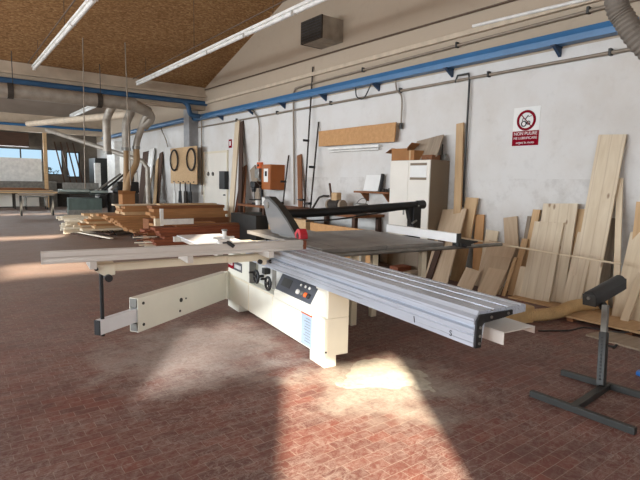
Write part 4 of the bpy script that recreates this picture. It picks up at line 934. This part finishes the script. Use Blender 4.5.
flat('ventilation_box', (1.0, 27.5, 2.86), (3.35, 28.3, 3.48), 'dkW', 'dark brown box hung below the far valley beam', 'box')
flat('cupboard', (4.45, 27.3, 0), (4.98, 27.9, 1.15), 'dirt', 'dark low cabinet under the far window', 'cupboard')
t = thing('shrub', 'dark leafy shrub outside the far window', 'shrub', (4.55, 29.6, 0)); m = MB(); m.cyl((0, 0, 0), (0, 0, 1.4), .05)
m.to('stem', 'dkW', t); m = MB()
for k in range(70):
    a = rnd.uniform(0, 6.28); r_ = rnd.uniform(.05, .4); z = 1.5+rnd.uniform(-.4, .4); c = Vector((r_*math.cos(a), r_*math.sin(a), z)); d = Vector((rnd.uniform(-1, 1), rnd.uniform(-1, 1), rnd.uniform(-.5, 1))).normalized(); m.bar(c, c+d*.16, .07, .006)
m.to('foliage', 'green', t)
for k in range(4): board('rafter', (4.9+.28*k, 27.9, 1.1), (4.55+.28*k, 28.3, 3.2), (1, 0, 0), .06, .05, 'dkW', 'slanting dark timber at the far window, number '+'one two three four'.split()[k]+' from the near post', 'timber')
flat('white_post', (5.75, 25.3, 0), (6.0, 25.5, 2.15), 'white', 'narrow white panel upright in the far right corner', 'panel')

# ------------------------------------------------------------------ suction ducts by the valley beam
t = thing('suction_duct', 'thick grey suction duct hung along the valley beam', 'duct', (3, 13.7, 3.42))
m = MB(); m.tube([(-12, 0, -.0), (.85, 0, .0), (1.15, 0, -.02)], .165, 20); m.to('main_pipe', 'duct', t, 0, True)
m = MB(); m.cyl((1.1, 0, -.02), (1.55, .1, -.16), .165, .13); m.tube(smooth_path([(1.5, .1, -.14), (1.62, .2, -.3), (1.45, .3, -.55)]), .12, 14); m.to('elbow', 'duct', t, 0, True)
m = MB()
for x in (-3.4, -1.72, .2): m.cyl((x, 0, 0), (x+.12, 0, 0), .18, seg=20)
m.to('joint_ring', 'dirt', t)
m = MB()
for x in (-3.3, -1.6, .3): m.cyl((x, 0, .16), (x, 0, .9), .01, seg=6)
m.to('hanger', 'dark', t)
for k, (pts, r, lb) in enumerate(((((3.62, 13.78, 3.34), (3.58, 14.0, 3.2), (3.52, 14.05, 3.0), (3.50, 14.0, 2.8), (3.50, 14.0, 2.12)), .10, 'grey suction pipe hanging above the planer'),
   (((4.1, 13.80, 3.34), (4.1, 13.98, 3.2), (4.06, 14.02, 3.08), (4.0, 14.0, 2.9), (3.98, 14.0, 2.25)), .11, 'grey suction pipe hanging above the cardboard box'),
   (((4.52, 13.85, 3.2), (4.46, 13.95, 3.05), (4.40, 14.0, 2.85), (4.28, 14.0, 2.5), (4.25, 14.0, 2.3)), .09, 'curved grey suction pipe right of the other two'))):
    t = thing('branch_pipe', lb, 'duct', pts[-1]); p0 = Vector(pts[-1])
    m = MB(); m.tube(smooth_path([Vector(p)-p0 for p in pts], 8), r, 14); m.to('pipe', 'duct', t, 0, True); MB().cyl((0, 0, -.03), (0, 0, .05), r+.012).to('collar', 'steel', t)
pipe('suction_hose', [(4.25, 14.0, 2.28), (4.24, 14.0, 1.9), (4.05, 13.98, 1.5), (3.95, 13.95, 1.1), (3.93, 13.95, .7)], .085, 'hosetan2', 'tan hose falling from the curved suction pipe to the stacks', 'hose', seg=14)
pipe('suction_hose', [(3.98, 14.0, 2.22), (3.98, 14.05, 1.7), (3.96, 14.1, 1.1)], .07, 'hosetan2', 'tan hose below the middle suction pipe', 'hose', seg=14)
pipe('branch_duct', [(2.5, 20.5, 3.30), (4.2, 14.2, 3.22)], .10, 'ledge', 'long pale duct running back to the second bay', 'duct', sm=False, seg=14)
pipe('branch_duct', [(3.0, 20.0, 3.1), (4.4, 16.0, 2.2), (4.9, 15.5, 2.0), (5.0, 15.4, 1.8), (5.0, 15.4, .0)], .07, 'duct', 'slanting thin duct behind the suction pipes', 'duct', sm=False, seg=12)
pipe('rope', [(2.82, 13.2, 4.76), (2.76, 13.2, 1.2)], .012, 'pipe', 'thin rope hanging down over the planer', 'rope', sm=False)
pipe('rope', [(3.76, 13.1, 4.8), (3.82, 13.1, 1.3)], .014, 'pipe', 'thin rod hanging between the suction pipes', 'rod', sm=False)
